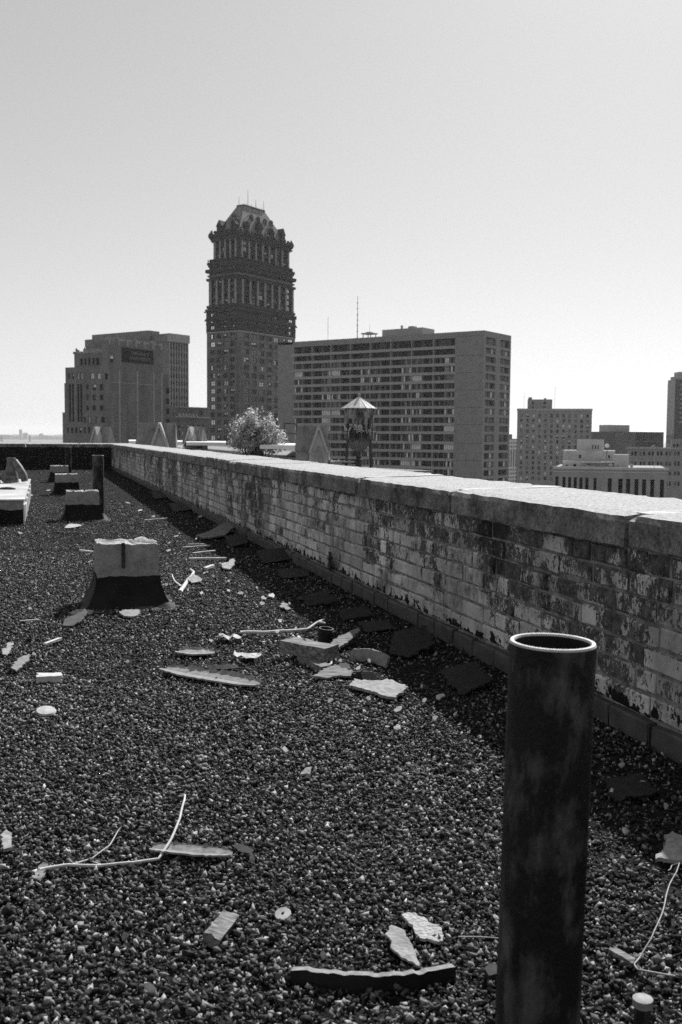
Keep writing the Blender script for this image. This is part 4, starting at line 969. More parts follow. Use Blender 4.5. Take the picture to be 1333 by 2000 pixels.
for (y0, y1) in ((731, 743), (750.5, 762), (771, 782), (792, 802)): rectsL += [(195, y0, 202, y1), (181, y0, 188, y1), (169, y0, 173.5, y1)]
for (y0, y1) in ((814, 826), (834, 846)): rectsL += [(198, y0, 205.5, y1), (187, y0, 194.5, y1), (172, y0, 176.5, y1), (164, y0, 168, y1)]
rectsL += [(205, 729, 211, 741.5, 'dark'), (176, 728.5, 184, 740, 'full'), (189, 729, 197, 740, 'full'), (150, 728, 154.5, 741), (157, 728, 161.5, 741), (134, 729, 138, 741), (141, 729, 145, 741)]
rectsL = [r_ for r_ in rectsL if not (r_[1] == 731)] + [(169, 750.5, 173.5, 762)]
seen = set(); rectsL = [r_ for r_ in rectsL if not (r_[:4] in seen or seen.add(r_[:4]))]
tall = [(135, 750, 139, 824, 'dark'), (141, 750, 145, 824, 'dark'), (151, 750, 155.5, 824, 'dark'), (157, 750, 161, 824, 'dark')]
rectsL += tall + [(131, 835, 135, 846), (139, 835, 143.5, 846), (147, 835, 152, 846), (155, 835, 160, 846)]
px_windows(fd, e, mb, 'L', rectsL, 0, L128, 0, dz(714))
mb.poly([(0, 0, dz(714)), (0, L205, dz(714)), (0, L205, ztop), (0, 0, ztop)]); mb.poly([(0, L205, dz(714)), (9, L205, dz(714)), (9, L205, ztop), (0, L205, ztop)])
mb.poly([(0, 0, ztop), (R318, 0, ztop), (R318, L205, ztop), (0, L205, ztop)]); mb.poly([(0, 0, dz(714)), (R318, 0, dz(714)), (R318, L128, dz(714)), (0, L128, dz(714))])
mb.poly([(R318, 0, 0), (R318, L128, 0), (R318, L128, dz(714)), (R318, 0, dz(714))]); mb.poly([(R318, 0, 0), (R318, L205, 0), (R318, L205, ztop), (R318, 0, ztop)])
mb.poly([(0, L128, 0), (R318, L128, 0), (R318, L128, dz(714)), (0, L128, dz(714))]); mb.build('wall', DECO, e)
for (la, lb, yt, xin, rs) in ((L128, L121, 745, 1.0, [(122.8, y, 126, y + 12) for y in (751, 771, 792)]), (L121, L113, 804, 2.0, [(114.5, 815, 117.5, 826), (119, 815, 121, 826), (115, 834, 118, 847)])):
    mb = MB(); px_windows(fd, e, mb, 'L', rs, la, lb, 0, dz(yt), .4, xin); mb.poly([(xin, la, dz(yt)), (xin, lb, dz(yt)), (22, lb, dz(yt)), (22, la, dz(yt))]); mb.poly([(xin, lb, 0), (22, lb, 0), (22, lb, dz(yt)), (xin, lb, dz(yt))]); mb.build('setback_wing', DECO, e)
# upper setback with tracery windows and finials
i_ = 5.0; la, lb = fd.on('L', 199, 700, i_)[0], fd.on('L', 145.5, 700, i_)[0]; mb = MB()
px_windows(fd, e, mb, 'L', [(157, 700, 162, 713, 'dark'), (165, 700, 169, 713, 'dark'), (173, 699, 177, 712, 'dark'), (181, 699, 185, 712, 'dark'), (188, 699, 194, 713, 'dark')], la, lb, dz(716), dz(682), .6, i_)
mb.poly([(i_, la, dz(682)), (i_, lb, dz(682)), (18, lb, dz(682)), (18, la, dz(682))]); mb.poly([(i_, lb, dz(716)), (18, lb, dz(716)), (18, lb, dz(682)), (i_, lb, dz(682))]); mb.build('crown_storey', DECO, e)
for k in range(9):
    v = la + (lb - la) * k / 8; m2 = MB(); hh = dz(682) + (.9 if k % 2 else .4); m2.box(i_ - .2, v - .35, dz(684), i_ + .5, v + .35, hh); m2.build('merlon', DECO_L, e)
for v in (lb - .5, lb - 4.2):
    m2 = MB(); m2.lathe([(.45, dz(682)), (.45, dz(680)), (.2, dz(678)), (.4, dz(675)), (.12, dz(672)), (0, dz(670))], 8, c=(i_ + .5, v)); m2.build('finial', DECO, e)
mb = MB(); mb.box(.6, .6, ztop, R318 - 2, L205 - .6, ztop + .9)
for k in range(7): x = .1 + k * (R318 - .4) / 6.2; mb.box(x, -.2, ztop - 1.4, x + .7, .5, ztop + .8 + .5 * (k % 2))
mb.build('parapet_crest', DECO_L, e)
mb = MB()
for x in (fd.on('R', 233, 720)[0], fd.on('R', 268, 720)[0], fd.on('R', 300, 720)[0], R318 - .5): mb.box(x - .35, -.18, 8, x + .35, .05, dz(720))
mb.box(.3, -.12, dz(747), R318, .04, dz(745.5)); mb.build('brick_pilasters', DECO_L, e)
o = rect(fd, 'R', 238, 682, 299, 709); SIGN = mat('sign_black_paint', .022, .03, 1); LETTER = mat('sign_grey_letters', .2, .26, 2)
mb = MB(); mb.box(o[0], -.25, o[2], o[1], .02, o[3]); sg = mb.build('sign_board', SIGN, e)
def lettering(text, size, parent, loc, m, squash=1.0):
    cu = bpy.data.curves.new('lettering', 'FONT'); cu.body = text; cu.size = size; cu.align_x = 'CENTER'; cu.extrude = .03; cu.resolution_u = 2
    tmp = bpy.data.objects.new('tmp', cu); COL.objects.link(tmp); bpy.context.view_layer.update()
    me = bpy.data.meshes.new_from_object(tmp.evaluated_get(bpy.context.evaluated_depsgraph_get())); bpy.data.objects.remove(tmp)
    me.materials.clear(); me.materials.append(m)
    o_ = link('lettering', me, parent, loc); o_.rotation_euler = (R(90), 0, 0); o_.scale = (squash, 1, 1); return o_
sw, sh = o[1] - o[0], o[3] - o[2]; cx = (o[0] + o[1]) / 2 + sw * .06
lettering('PARK PLACE', sh * .33, sg, (cx, -.3, o[2] + sh * .56), LETTER, sw * .62 / (sh * .33 * 6.3)); lettering('APARTMENTS', sh * .33, sg, (cx, -.3, o[2] + sh * .2), LETTER, sw * .72 / (sh * .33 * 6.6))
mb = MB(); w0 = rect(fd, 'L', 214, 695, 220, 708)
o = rect(fd, 'R', 215, 694, 222, 708); put_window(e, 'R', (o[0] + o[1]) / 2, -.08, o[2], window_mesh(o[1] - o[0], o[3] - o[2], 'half', 1, .12))
mb = MB(); a = fd.on('R', 323, 740)[0]; b = fd.on('R', 333, 740)[0]
mb.poly([(R318, .8, 0), (b, .8, 0), (b, .8, dz(722)), (R318, .8, dz(722))]); mb.poly([(R318, .8, dz(722)), (b, .8, dz(722)), (b, 12, dz(722)), (R318, 12, dz(722))])
mb.poly([(b, .8, dz(760)), (b + 2, 1.4, dz(760)), (b + 2, 12, dz(760)), (b, 12, dz(760))]); mb.build('stair_wing', DECO, e)
for y in (758, 778, 798, 818):
    o = rect(fd, 'R', 325, y, 331, y + 11, .8); put_window(e, 'R', (o[0] + o[1]) / 2, .72, o[2], window_mesh(o[1] - o[0], o[3] - o[2], 'dark', 1, .1))

# ---- brutalist office tower behind it
BRUT = mat('office_concrete', 0.173, 0.217, .3, rough=.95); BRUT_L = mat('office_precast', 0.3, 0.37, .4, rough=.95)
fb = Frame(330, 651, 430, 36); e = fb.empty('office_tower'); tag(e, 'blocky concrete office tower with flared top behind the stepped apartment house', 'building')
zt = fb.zt; Lu = fb.on('R', 367, 700)[0]; Lv = fb.on('L', 168, 700)[0]; mb = MB(); zf = fb.on('R', 330, 667)[1]
ops = []; wv = Lu / 7.2; gz = random.Random(3)
for r_ in range(13):
    z1 = zf - .4 - r_ * 3.05 - (.0 if r_ == 0 else 1.0); h = 3.0 if r_ == 0 else 1.75
    for c in range(7):
        a = .35 + wv * (c + .5); ops.append((a - wv * .31, a + wv * .31, z1 - h, z1)); put_window(e, 'R', a, .75, z1 - h, window_mesh(wv * .62, h, 'dark', 1, .1, False))
holed(mb, 'R', 0, Lu, 0, zf, ops, .9); shell(mb, Lu, Lv, 0, zf, faces='BKTL'); mb.build('wall', BRUT, e)
for c in range(8):
    m2 = MB(); a = .35 + wv * c; m2.box(a - .18, -.35, zf - 42, a + .18, 0, zf - .1); m2.build('fin', BRUT_L, e)
for c in range(7):
    m2 = MB(); a0, a1 = -.4 + (Lu + 1) / 7 * c, -.4 + (Lu + 1) / 7 * (c + 1) - .12; m2.box(a0, -.9, zf, a1, .5, zt); m2.build('fascia_panel', BRUT_L, e)
mb = MB(); mb.box(-.4, .5, zf, Lu + .4, Lv, zt - .05); mb.build('attic', BRUT, e)
a0, a1 = fb.on('L', 292, 650, -2)[0], fb.on('L', 181, 650, -2)[0]; zz = zt + 1.6
n = 8
for c in range(n):
    m2 = MB(); p0 = a0 + (a1 - a0) * c / n; p1 = a0 + (a1 - a0) * (c + 1) / n - .15; zl = zf - 1
    m2.hexa([(.1, p0, zl), (.1, p1, zl), (4, p1, zl), (4, p0, zl)], [(-2.4, p0, zl + 3), (-2.4, p1, zl + 3), (4, p1, zl + 3), (4, p0, zl + 3)]); m2.hexa([(-2.4, p0, zl + 3), (-2.4, p1, zl + 3), (4, p1, zl + 3), (4, p0, zl + 3)], [(-2.4, p0, zz), (-2.4, p1, zz), (4, p1, zz), (4, p0, zz)]); m2.build('flared_panel', BRUT, e)

# ---- low cornice building between apartment house and tower
fl = Frame(345, 800, 390, 34); e = fl.empty('corniced_building'); tag(e, 'low corniced building in the gap beside the ornate tower', 'building'); zt = fl.zt
Lu = fl.on('R', 408, 820)[0]; Lv = 18; mb = MB()
rs = [(391, 803, 397, 811, 'dark'), (349, 830, 353, 836), (356, 830, 360, 836), (386, 829, 391, 836), (394, 829, 399, 836), (349, 842, 353, 850), (356, 842, 360, 850), (366, 830, 371, 836), (375, 830, 380, 836)]
px_windows(fl, e, mb, 'R', rs, 0, Lu, 0, zt + 1.2, .4); shell(mb, Lu, Lv, 0, zt + 1.2, faces='BKTL'); mb.build('wall', TOWER, e)
mb = MB(); z_ = fl.on('R', 360, 816)[1]; mb.box(-.6, -1, z_, Lu, .0, z_ + .5); z_ = fl.on('R', 380, 797)[1]; mb.box(-.4, -.6, z_, Lu, 0, z_ + .35); mb.build('cornice', DECO_L, e)
for k in range(6):
    a = 1 + k * 1.9; m2 = MB(); z_ = fl.on('R', 360, 815)[1]; m2.lathe([(.8, z_), (.7, z_ + .8), (.3, z_ + 1.5), (0, z_ + 1.7)], 8, c=(a, -.7)); m2.build('acroterion', DECO_L, e)
mb = MB(); a = fl.on('R', 369, 790)[0]; mb.box(a - .25, 2, zt, a + .25, 2.5, zt + 2.3); mb.build('chimney', TOWER_D, e)

# ---- hotel block at right
HOT = mat('hotel_brick', 0.219, 0.280, .4, rough=.95, bump=.2, bscale=5, dist=.03); HOT_L = mat('hotel_trim', 0.272, 0.352, .6)
fh = Frame(1011, 799, 540, 100); e = fh.empty('hotel_block'); tag(e, 'plain brick hotel block with a regular window grid beside the apartment slab', 'building'); zt = fh.zt
Lu = fh.on('R', 1157, 802)[0]; mb = MB(); rs = []; gh = random.Random(8)
for r_ in range(13):
    for c in range(12):
        x = 1018.8 + c * 11.75 - .0 * r_; y = 808 + r_ * 10.25 + c * .12; rs.append((x - 2.2 - r_ * .12, y, x + 2.6 - r_ * .12, y + 6.6))
px_windows(fh, e, mb, 'R', rs, 0, Lu, 0, zt, .35, 0, ['dark', 'mid', 'mid', 'dim', 'dim', 'half', 'full', 'low'], gh)
shell(mb, Lu, 22, 0, zt, faces='BKTL'); mb.build('wall', HOT, e)
mb = MB(); mb.box(-.25, -.4, zt - .9, Lu + .25, 0, zt + .3); mb.box(-.1, -.2, zt - 2.0, Lu + .1, 0, zt - 1.7); mb.build('cornice', HOT_L, e)
a0, a1 = fh.on('R', 1031, 790, 3)[0], fh.on('R', 1079, 790, 3)[0]; zp = fh.on('R', 1050, 780, 3)[1]; mb = MB()
px_windows(fh, e, mb, 'R', [(1039, 784, 1043.5, 790, 'dark'), (1062, 784, 1066.5, 790, 'dark'), (1039, 793.5, 1043.5, 796.5, 'dark'), (1062, 793.5, 1066.5, 796.5, 'dark')], a0, a1, zt - 1, zp, .3, 3)
mb.poly([(a0, 3, zt), (a0, 12, zt), (a0, 12, zp), (a0, 3, zp)]); mb.poly([(a1, 3, zt), (a1, 12, zt), (a1, 12, zp), (a1, 3, zp)]); mb.poly([(a0, 3, zp), (a1, 3, zp), (a1, 12, zp), (a0, 12, zp)])
mb.box(a0 + .3, 4, zp, a0 + 2.3, 7, zp + 1.2); mb.box(a0 + 8.6, 4, zp, a0 + 9.9, 6, zp + .7); mb.build('lift_house', HOT, e)
for px, hh in ((1024, 9), (1084, 12)):
    a = fh.on('R', px, 790, 2)[0]; mb = MB(); mb.tube([(a, 2, zt), (a, 2, zt + hh)], .06, 5); mb.build('thin_aerial', DARKM, e)

# ---- white piered tower far between
ff = Frame(993, 848, 900, 60); e = ff.empty('piered_tower'); tag(e, 'distant pale tower of white piers in the gap beside the hotel block', 'building'); zt = ff.zt
Lu = ff.on('R', 1016, 858)[0]; W1 = mat('pale_piers', 0.504, 0.616, .5); mb = MB(); mb.box(0, .4, 0, Lu, 16, zt - 4); mb.box(0, 1, zt - 4, Lu * .4, 12, zt); mb.build('core', mat('piered_core', .1), e)
for k in range(6): m2 = MB(); a = Lu * k / 5; m2.box(a - .5, 0, 0, a + .5, .38, zt - 4.2); m2.build('pier', W1, e)
for k in range(9):
    m2 = MB(); z_ = zt - 7 - k * 3.4 - (14 if k > 2 else 0); m2.box(0, .1, z_, Lu, .35, z_ + 1.7); m2.build('spandrel', W1, e)

# ---- dark glass tower at the right edge
fg = Frame(1320, 741, 620, 84); e = fg.empty('banded_glass_tower'); tag(e, 'dark banded office tower with a pale panelled side', 'building'); zt = fg.zt
Lu = 34; Lv = 11; GL = mat('spandrel_black', .02, .03, 1, rough=.3, spec=.5); PN = mat('pale_panel', 0.3, 0.36, .6)
mb = MB(); shell(mb, Lu, Lv, 0, zt, faces='BKTR'); mb.build('wall', GL, e)
for r_ in range(13):
    z1 = zt - 2.6 - r_ * 2.87
    if r_ < 9: m2 = window_mesh(Lu - 1.5, 1.45, ('mid', 'dim') * 8, 16, .08, False); put_window(e, 'R', Lu / 2 + .3, -.08, z1 - 1.45, m2, 'window_band')
    m2 = MB(); m2.box(-.1, .1, z1 - 2.4, 0, Lv, z1); m2.build('side_panel', PN if r_ < 11 else BRUT, e)
mb = MB(); mb.box(-.02, 0, 0, .02, Lv, zt); mb.build('side_wall', BRUT_L, e)
mb = MB(); mb.box(3, 3, zt, 20, 14, zt + 2.2); mb.box(4.4, 4, zt + 2.2, 14, 12, zt + 5); mb.build('roof_plant', BRUT_L, e)

# ---- dark block with plant room
fk = Frame(1202, 843, 640, 66); e = fk.empty('dark_office_block'); tag(e, 'flat dark office block behind the stepped pale hall', 'building'); zt = fk.zt
Lu = fk.on('R', 1297, 846)[0]; Lv = fk.on('L', 1154, 843)[0]; mb = MB(); shell(mb, Lu, Lv, 0, zt, faces='RLBKT'); mb.build('wall', mat('dark_block_wall', 0.105, 0.140, .2), e)
DK1 = mat('dark_block_glass', .03, .045, .2, rough=.3)
mb = MB(); mb.box(-.1, .2, 10, 0, Lv, zt - .3); mb.build('curtain_wall', DK1, e)
a = fk.on('R', 1243, 850)[0]
for k in range(5): m2 = MB(); m2.box(a + k * (Lu - a) / 5, -.12, zt - 5.6, a + (k + 1) * (Lu - a) / 5 - .3, 0, zt - .5); m2.build('glass_panel', DK1, e); m2 = MB(); m2.box(a + k * (Lu - a) / 5, -.12, zt - 12, a + (k + 1) * (Lu - a) / 5 - .6, 0, zt - 6.4); m2.build('glass_panel', DK1, e)
a0, a1 = fk.on('R', 1190, 835, 8)[0], fk.on('R', 1230, 835, 8)[0]; mb = MB(); mb.box(a0, 8, zt, a1, 18, zt + 4.4); mb.build('plant_room', BRUT_L, e)

# ---- stepped pale hall in front
HALL = mat('hall_limestone', 0.272, 0.340, .5, rough=.95, streak=(.5, .2)); HALL_L = mat('hall_pale_stucco', 0.403, 0.507, .4, rough=.95)
fs = Frame(1083, 913, 235, 105); e = fs.empty('stepped_hall'); tag(e, 'pale stepped art deco hall with tall windows below the hotel block', 'building'); zt = fs.zt
Lu = fs.on('R', 1304, 918)[0]; mb = MB(); rs = []
for x0, x1 in ((1083.5, 1089.5), (1097.5, 1103.5), (1108.5, 1114.5), (1119.5, 1125.5), (1130.5, 1137), (1142, 1148.5), (1158, 1164), (1186, 1194), (1206.5, 1215), (1222, 1230), (1238, 1246), (1253, 1261), (1269, 1277), (1288, 1296)):
    x0 += 1.2; x1 += 1.2; rs.append((x0, 931 + (x0 - 1083) * .03, x1, 975, 'dark'))
px_windows(fs, e, mb, 'R', rs, 0, Lu, 0, zt, .9); shell(mb, Lu, 30, 0, zt, faces='BKTL'); mb.build('wall', HALL, e)
mb = MB(); mb.box(-.3, -.3, zt - .3, Lu + .3, .05, zt + .25); mb.box(-.1, -.12, zt - 1.0, Lu + .1, 0, zt - .8); mb.build('coping', HALL_L, e)
def tier(x0, x1, y0, d, depth, name, m, wins=()):
    a0, a1 = fs.on('R', x0, y0, d)[0], fs.on('R', x1, y0, d)[0]; z1 = fs.on('R', (x0 + x1) / 2, y0, d)[1]; mb = MB()
    px_windows(fs, e, mb, 'R', wins, a0, a1, zt - 1, z1, .35, d); mb.poly([(a0, d, zt - 1), (a0, d + depth, zt - 1), (a0, d + depth, z1), (a0, d, z1)]); mb.poly([(a1, d, zt - 1), (a1, d + depth, zt - 1), (a1, d + depth, z1), (a1, d, z1)])
    mb.poly([(a0, d, z1), (a1, d, z1), (a1, d + depth, z1), (a0, d + depth, z1)]); mb.build(name, m, e)
tier(1099, 1225, 901, 8, 14, 'lower_tier', HALL_L, [(1106, 907, 1109, 911, 'dark'), (1120, 906, 1126, 911, 'dark'), (1149, 906, 1153, 911, 'dark')])
tier(1100, 1202, 880, 12, 10, 'middle_tier', HALL_L, [(1131, 888, 1135.5, 895, 'dark'), (1188, 889, 1192, 895, 'dark')])
tier(1128, 1180, 858, 14, 7, 'upper_tier', HALL_L, [(1157, 869, 1159, 877, 'dark'), (1162.3, 869, 1164.3, 877, 'dark'), (1167.5, 869, 1169.5, 877, 'dark')])
tier(1201, 1229, 888, 5, 5, 'roof_tank_house', HALL_L)
mb = MB(); a0 = fs.on('R', 1142, 905, 7)[0]; z_ = fs.on('R', 1142, 912, 7)[1]; mb.box(a0, 6.8, z_, a0 + 2.6, 8, z_ + .45); mb.box(a0 - .6, 6.5, z_ + 1.0, a0 + 7.5, 8, z_ + 1.15); mb.build('roof_canopy', PALEM, e)
a0, z_ = fs.on('R', 1186, 871, 10); mb = MB(); mb.lathe([(0, 0), (.35, .05), (.55, .2), (.56, .22), (.3, .12), (0, .08)], 14); o = mb.build('dish', mat('white_dish', .8), e); o.location = (a0, 10, z_); o.rotation_euler = (R(70), 0, 0)
mb = MB(); mb.tube([(a0, 10.2, z_), (a0, 10.2, zt + 2)], .08, 6); mb.build('dish_post', DARKM, e)
for px in (1193, 1206, 1234): a0, z_ = fs.on('R', px, 913, 3); mb = MB(); mb.lathe([(.3, zt), (.3, zt + .5), (.5, zt + .6), (.2, zt + .95), (0, zt + 1)], 10, c=(a0, 3)); mb.build('roof_ventilator', PALEM, e)
a0 = fs.on('R', 1278, 913, 4)[0]; mb = MB(); mb.tube([(a0, 4, zt), (a0, 4, zt + 5.2)], .05, 5); mb.build('flag_pole', PALEM, e)
mb = MB(); mb.poly([(a0, 4, zt + 5.2), (a0 - .9, 4.1, zt + 4.9), (a0 - .2, 4.3, zt + 5.6)]); mb.poly([(a0, 4.05, zt + 5.2), (a0 - .2, 4.35, zt + 5.6), (a0 + .3, 4.2, zt + 4.5)]); mb.build('pennant', HALL_L, e)

# ---- plain windowed block at the right edge
fw = Frame(1225, 874, 380, 106); e = fw.empty('windowed_block'); tag(e, 'long grey block with pairs of windows rising behind the pale hall', 'building'); zt = fw.zt
Lu = fw.on('R', 1420, 870)[0]; mb = MB(); rs = []
for r_, y in enumerate((882, 902, 921, 941)):
    for k in range(14):
        x = 1233 + k * 16.8 - (k % 1); rs += [(x, y - k * .05, x + 4.2, y + 8 - k * .05), (x + 6.6, y - k * .05, x + 10.8, y + 8 - k * .05)]
px_windows(fw, e, mb, 'R', rs, 0, Lu, 0, zt, .4, 0, ['dark', 'dark', 'mid', 'dim']); shell(mb, Lu, 22, 0, zt, faces='BKTL'); mb.build('wall', HOT, e)
mb = MB(); mb.box(-.3, -.4, zt - .5, Lu, 0, zt + .15); mb.build('cornice', HOT_L, e)
a0 = fw.on('R', 1313, 860, 3)[0]; z_ = fw.on('R', 1313, 857, 3)[1]; mb = MB(); px_windows(fw, e, mb, 'R', [(1315, 867, 1319, 873, 'dark'), (1321.5, 867, 1325.5, 873, 'dark')], a0, Lu, zt - 1, z_, .3, 3); mb.poly([(a0, 3, zt), (a0, 16, zt), (a0, 16, z_), (a0, 3, z_)]); mb.poly([(a0, 3, z_), (Lu, 3, z_), (Lu, 16, z_), (a0, 16, z_)]); mb.build('upper_storey', HOT, e)

# ---- the neighbouring gothic roofscape
GSTONE = mat('gothic_stone', 0.221, 0.312, 2.0, rough=.95, bump=.3, bscale=12, dist=.02); GROOF = mat('gothic_stone_roof', 0.2, 0.27, 2.5, rough=.9, streak=(2, .4)); GTRIM = mat('gothic_trim', 0.338, 0.468, 3, rough=.9)
WHITE = mat('white_membrane', .7, .8, 1, rough=.8); GDARK = mat('gothic_dark_roof', .03, .05, 2); GFACE = mat('gothic_gable_face', .34, .44, 3, rough=.95, bump=.3, bscale=14, dist=.02)
DG = 20.0
e = empty('gothic_building', ws(60, DG, GZ), WRZ); tag(e, 'gothic neighbouring building with gabled stone dormers below the apartment slab', 'building')
def gl(p): q = Vector((p.x, p.y, 0)); return Vector((q.dot(W) - 60, -(q.dot(N) - DG), p.z - GZ))   # world -> local of the gothic building
zc = EYE - 1.36 - GZ
A_ = gl(at(646, 900, 72.5)); D_ = gl(at(640, 900, 125)); far_ = Vector((100, 0, 0))
def wing(name, q, z0, z1, m): m2 = MB(); m2.hexa([(p[0], p[1], z0) for p in q], [(p[0], p[1], z1) for p in q]); m2.build(name, m, e)
qa = [(A_.x, A_.y), (D_.x, D_.y), (D_.x + 60, D_.y), (A_.x + 110, A_.y)]
wing('body', qa, 0, zc - .35, GSTONE); wing('flat_roof', qa, zc - .349, zc - .30, GDARK)
qb = [gl(at(x, 870, Y)) for x, Y in ((285, 84.3), (398, 98), (400, 118), (170, 118), (172, 103))]
m2 = MB(); m2.poly([(p.x, p.y, EYE - GZ - 1.2) for p in qb])
for k in range(5): a, b = qb[k], qb[(k + 1) % 5]; m2.poly([(a.x, a.y, 0), (b.x, b.y, 0), (b.x, b.y, EYE - GZ - 1.2), (a.x, a.y, EYE - GZ - 1.2)])
m2.build('rear_wing', GSTONE, e)
for k in range(24):
    a = 16.5 + k * 4.0; m2 = MB(); m2.hexa([(a, .25, zc - .95), (a + 3.94, .25, zc - .95), (a + 3.94, -1.4, zc - .1), (a, -1.4, zc - .1)], [(a, .1, zc - .8), (a + 3.94, .1, zc - .8), (a + 3.94, -1.3, zc + .06), (a, -1.3, zc + .06)]); m2.build('coping_slab', GTRIM, e)
for k in range(16):
    a = 17 + k * 1.6; m2 = MB(); n = 8
    pts = [(a + .55 * math.cos(math.pi * q / n), .03, zc - 2.2 + .6 * math.sin(math.pi * q / n)) for q in range(n + 1)] + [(a - .55, .03, zc - 3.6), (a + .55, .03, zc - 3.6)]
    m2.poly([(x, -.45, z) for x, y, z in pts]); m2.build('arch_opening', GDARK, e)
    m2 = MB(); m2.tube([(a + .62 * math.cos(math.pi * q / n), -.45, zc - 2.2 + .68 * math.sin(math.pi * q / n)) for q in range(n + 1)], .09, 5); m2.build('arch_moulding', GTRIM, e)
def gabled(px, py, Y, w, heading, hx, side_ridge, label, arch=True, ht=1.35, scale_wall=3.0):
    """stone dormer: wall, steep front gable with raised rakes, roof with a cross ridge; apex at the pixel"""
    ap = at(px, py, Y); p = gl(ap); o = link('gabled_dormer', None, e, (p.x, p.y, p.z - ht * w)); rz = math.radians(-heading) - WRZ; o.rotation_euler = (0, 0, rz)
    h = ht * w; hw = w / 2
    m2 = MB(); m2.poly([(-hw, 0, 0), (hw, 0, 0), (0, 0, h * .94)]); m2.box(-hw, .02, -scale_wall, hw, w, -.001); m2.build('gable_wall', GFACE, o)
    for s_ in (-1, 1):
        m2 = MB(); th = .12 * w
        m2.hexa([(s_ * (hw + .06 * w), -.14 * w, -.12 * w), (s_ * (hw + .06 * w - th), -.14 * w, -.12 * w), (s_ * (hw + .06 * w - th), .35 * w, -.12 * w), (s_ * (hw + .06 * w), .35 * w, -.12 * w)],
                [(s_ * .03 * w, -.14 * w, h), (s_ * .001, -.14 * w, h - .2 * w), (s_ * .001, .35 * w, h - .2 * w), (s_ * .03 * w, .35 * w, h)]); m2.build('rake', GTRIM, o)
    m2 = MB()
    for s_ in (-1, 1): m2.poly([(0, .05, h * .98), (0, w * 1.1, h * .98), (s_ * hw * 1.04, w * 1.1, 0), (s_ * hw * 1.04, .05, 0)])
    r0, r1, yy, dd = side_ridge[0] * w, side_ridge[1] * w, w * .62, w * .52
    m2.hexa([(r0 * 1.1, yy - dd, -.05), (r1 * 1.1, yy - dd, -.05), (r1 * 1.1, yy + dd, -.05), (r0 * 1.1, yy + dd, -.05)], [(r0, yy - .03, h), (r1, yy - .03, h), (r1, yy + .03, h), (r0, yy + .03, h)]); m2.build('stone_roof', GROOF, o)
    m2 = MB(); m2.box(r0 * 1.05, .25 * w, -scale_wall, r1 * 1.05, w * 1.1, -.06); m2.build('flank_wall', GSTONE, o)
    if arch:
        m2 = MB(); n = 10; pts = []
        for q in range(n + 1): t = q / n; pts.append((-.30 * w + .30 * w * t, -.03, -.25 * w + .55 * w * math.sin(t * math.pi / 2) ** .8))
        full = [(-.30 * w, -.03, -1.6 * w)] + pts + [(-x, y, z) for x, y, z in reversed(pts[:-1])] + [(.30 * w, -.03, -1.6 * w)]
        m2.tube(full, .035 * w, 6); m2.build('arch_moulding', GTRIM, o)
        m2 = MB(); m2.poly([(x * .9, .012 - .03, z * .96) for x, y, z in full]); m2.build('blind_arch', GSTONE, o)
        for cx in (-.13, .13):
            m2 = MB(); m2.lathe([(.10 * w, 0), (.115 * w, .02 * w), (.13 * w, 0)], 12); c_ = m2.build('tracery_ring', GTRIM, o); c_.rotation_euler = (R(90), 0, 0); c_.location = (cx * w, -.04, -.28 * w)
            m2 = MB(); m2.box(cx * w - .02 * w, -.05, -1.6 * w, cx * w + .02 * w, -.02, -.36 * w); m2.build('mullion', GTRIM, o)
    o['label'] = label
    return o
Ya = 72.0; s72 = Ya / F
gabled(623, 831, Ya, 36 * s72, -6, 0, (-1.12, .55), 'stone gable with traceried arch beside the water tower')
gabled(312, 825, 84, 46 * 84 / F, -4, 0, (-.98, .62), 'stone gable with raised rakes below the blank apartment wall', False)
gabled(372, 833, 100, 27 * 100 / F, 24, 0, (-.5, .75), 'small stone gable with sunlit slope beside the tree', False)
gabled(187, 833, 106, 27 * 106 / F, 26, 0, (-.45, .85), 'small stone gable with sunlit slope behind the tarred parapet', False)
for (x0, x1, y, Y) in ((364, 442, 863.5, 92), (508, 592, 869, 76), (252, 276, 861, 95), (343, 357, 862.5, 90)):
    a, b = gl(at(x0, y, Y)), gl(at(x1, y, Y)); c, d = gl(at(x0, y - 1.2, Y + 14)), gl(at(x1, y - 1.2, Y + 14)); m2 = MB()
    A, B, C, D = [Vector((v.x, v.y, 0)) for v in (a, b, d, c)]; z_ = a.z
    m2.hexa([(A.x, A.y, z_ - .3), (B.x, B.y, z_ - .3), (C.x, C.y, z_ - .3), (D.x, D.y, z_ - .3)], [(A.x, A.y, z_), (B.x, B.y, z_), (C.x, C.y, z_ + .05), (D.x, D.y, z_ + .05)]); m2.build('white_roof_panel', WHITE, e)
mb = MB(); a, b = gl(at(556, 827, 80)), gl(at(580, 828, 80)); z0 = gl(at(556, 870, 80)).z
mb.tube([(a.x, a.y, a.z), (b.x, b.y, b.z)], .06, 5); mb.tube([(b.x, b.y, b.z), (b.x, b.y, z0)], .06, 5); c = gl(at(556, 846, 80)); d = gl(at(580, 847, 80)); mb.tube([(c.x, c.y, c.z), (d.x, d.y, d.z)], .05, 5); mb.tube([(a.x, a.y, a.z), (a.x, a.y, z0)], .06, 5); mb.build('roof_railing', DARKM, e)

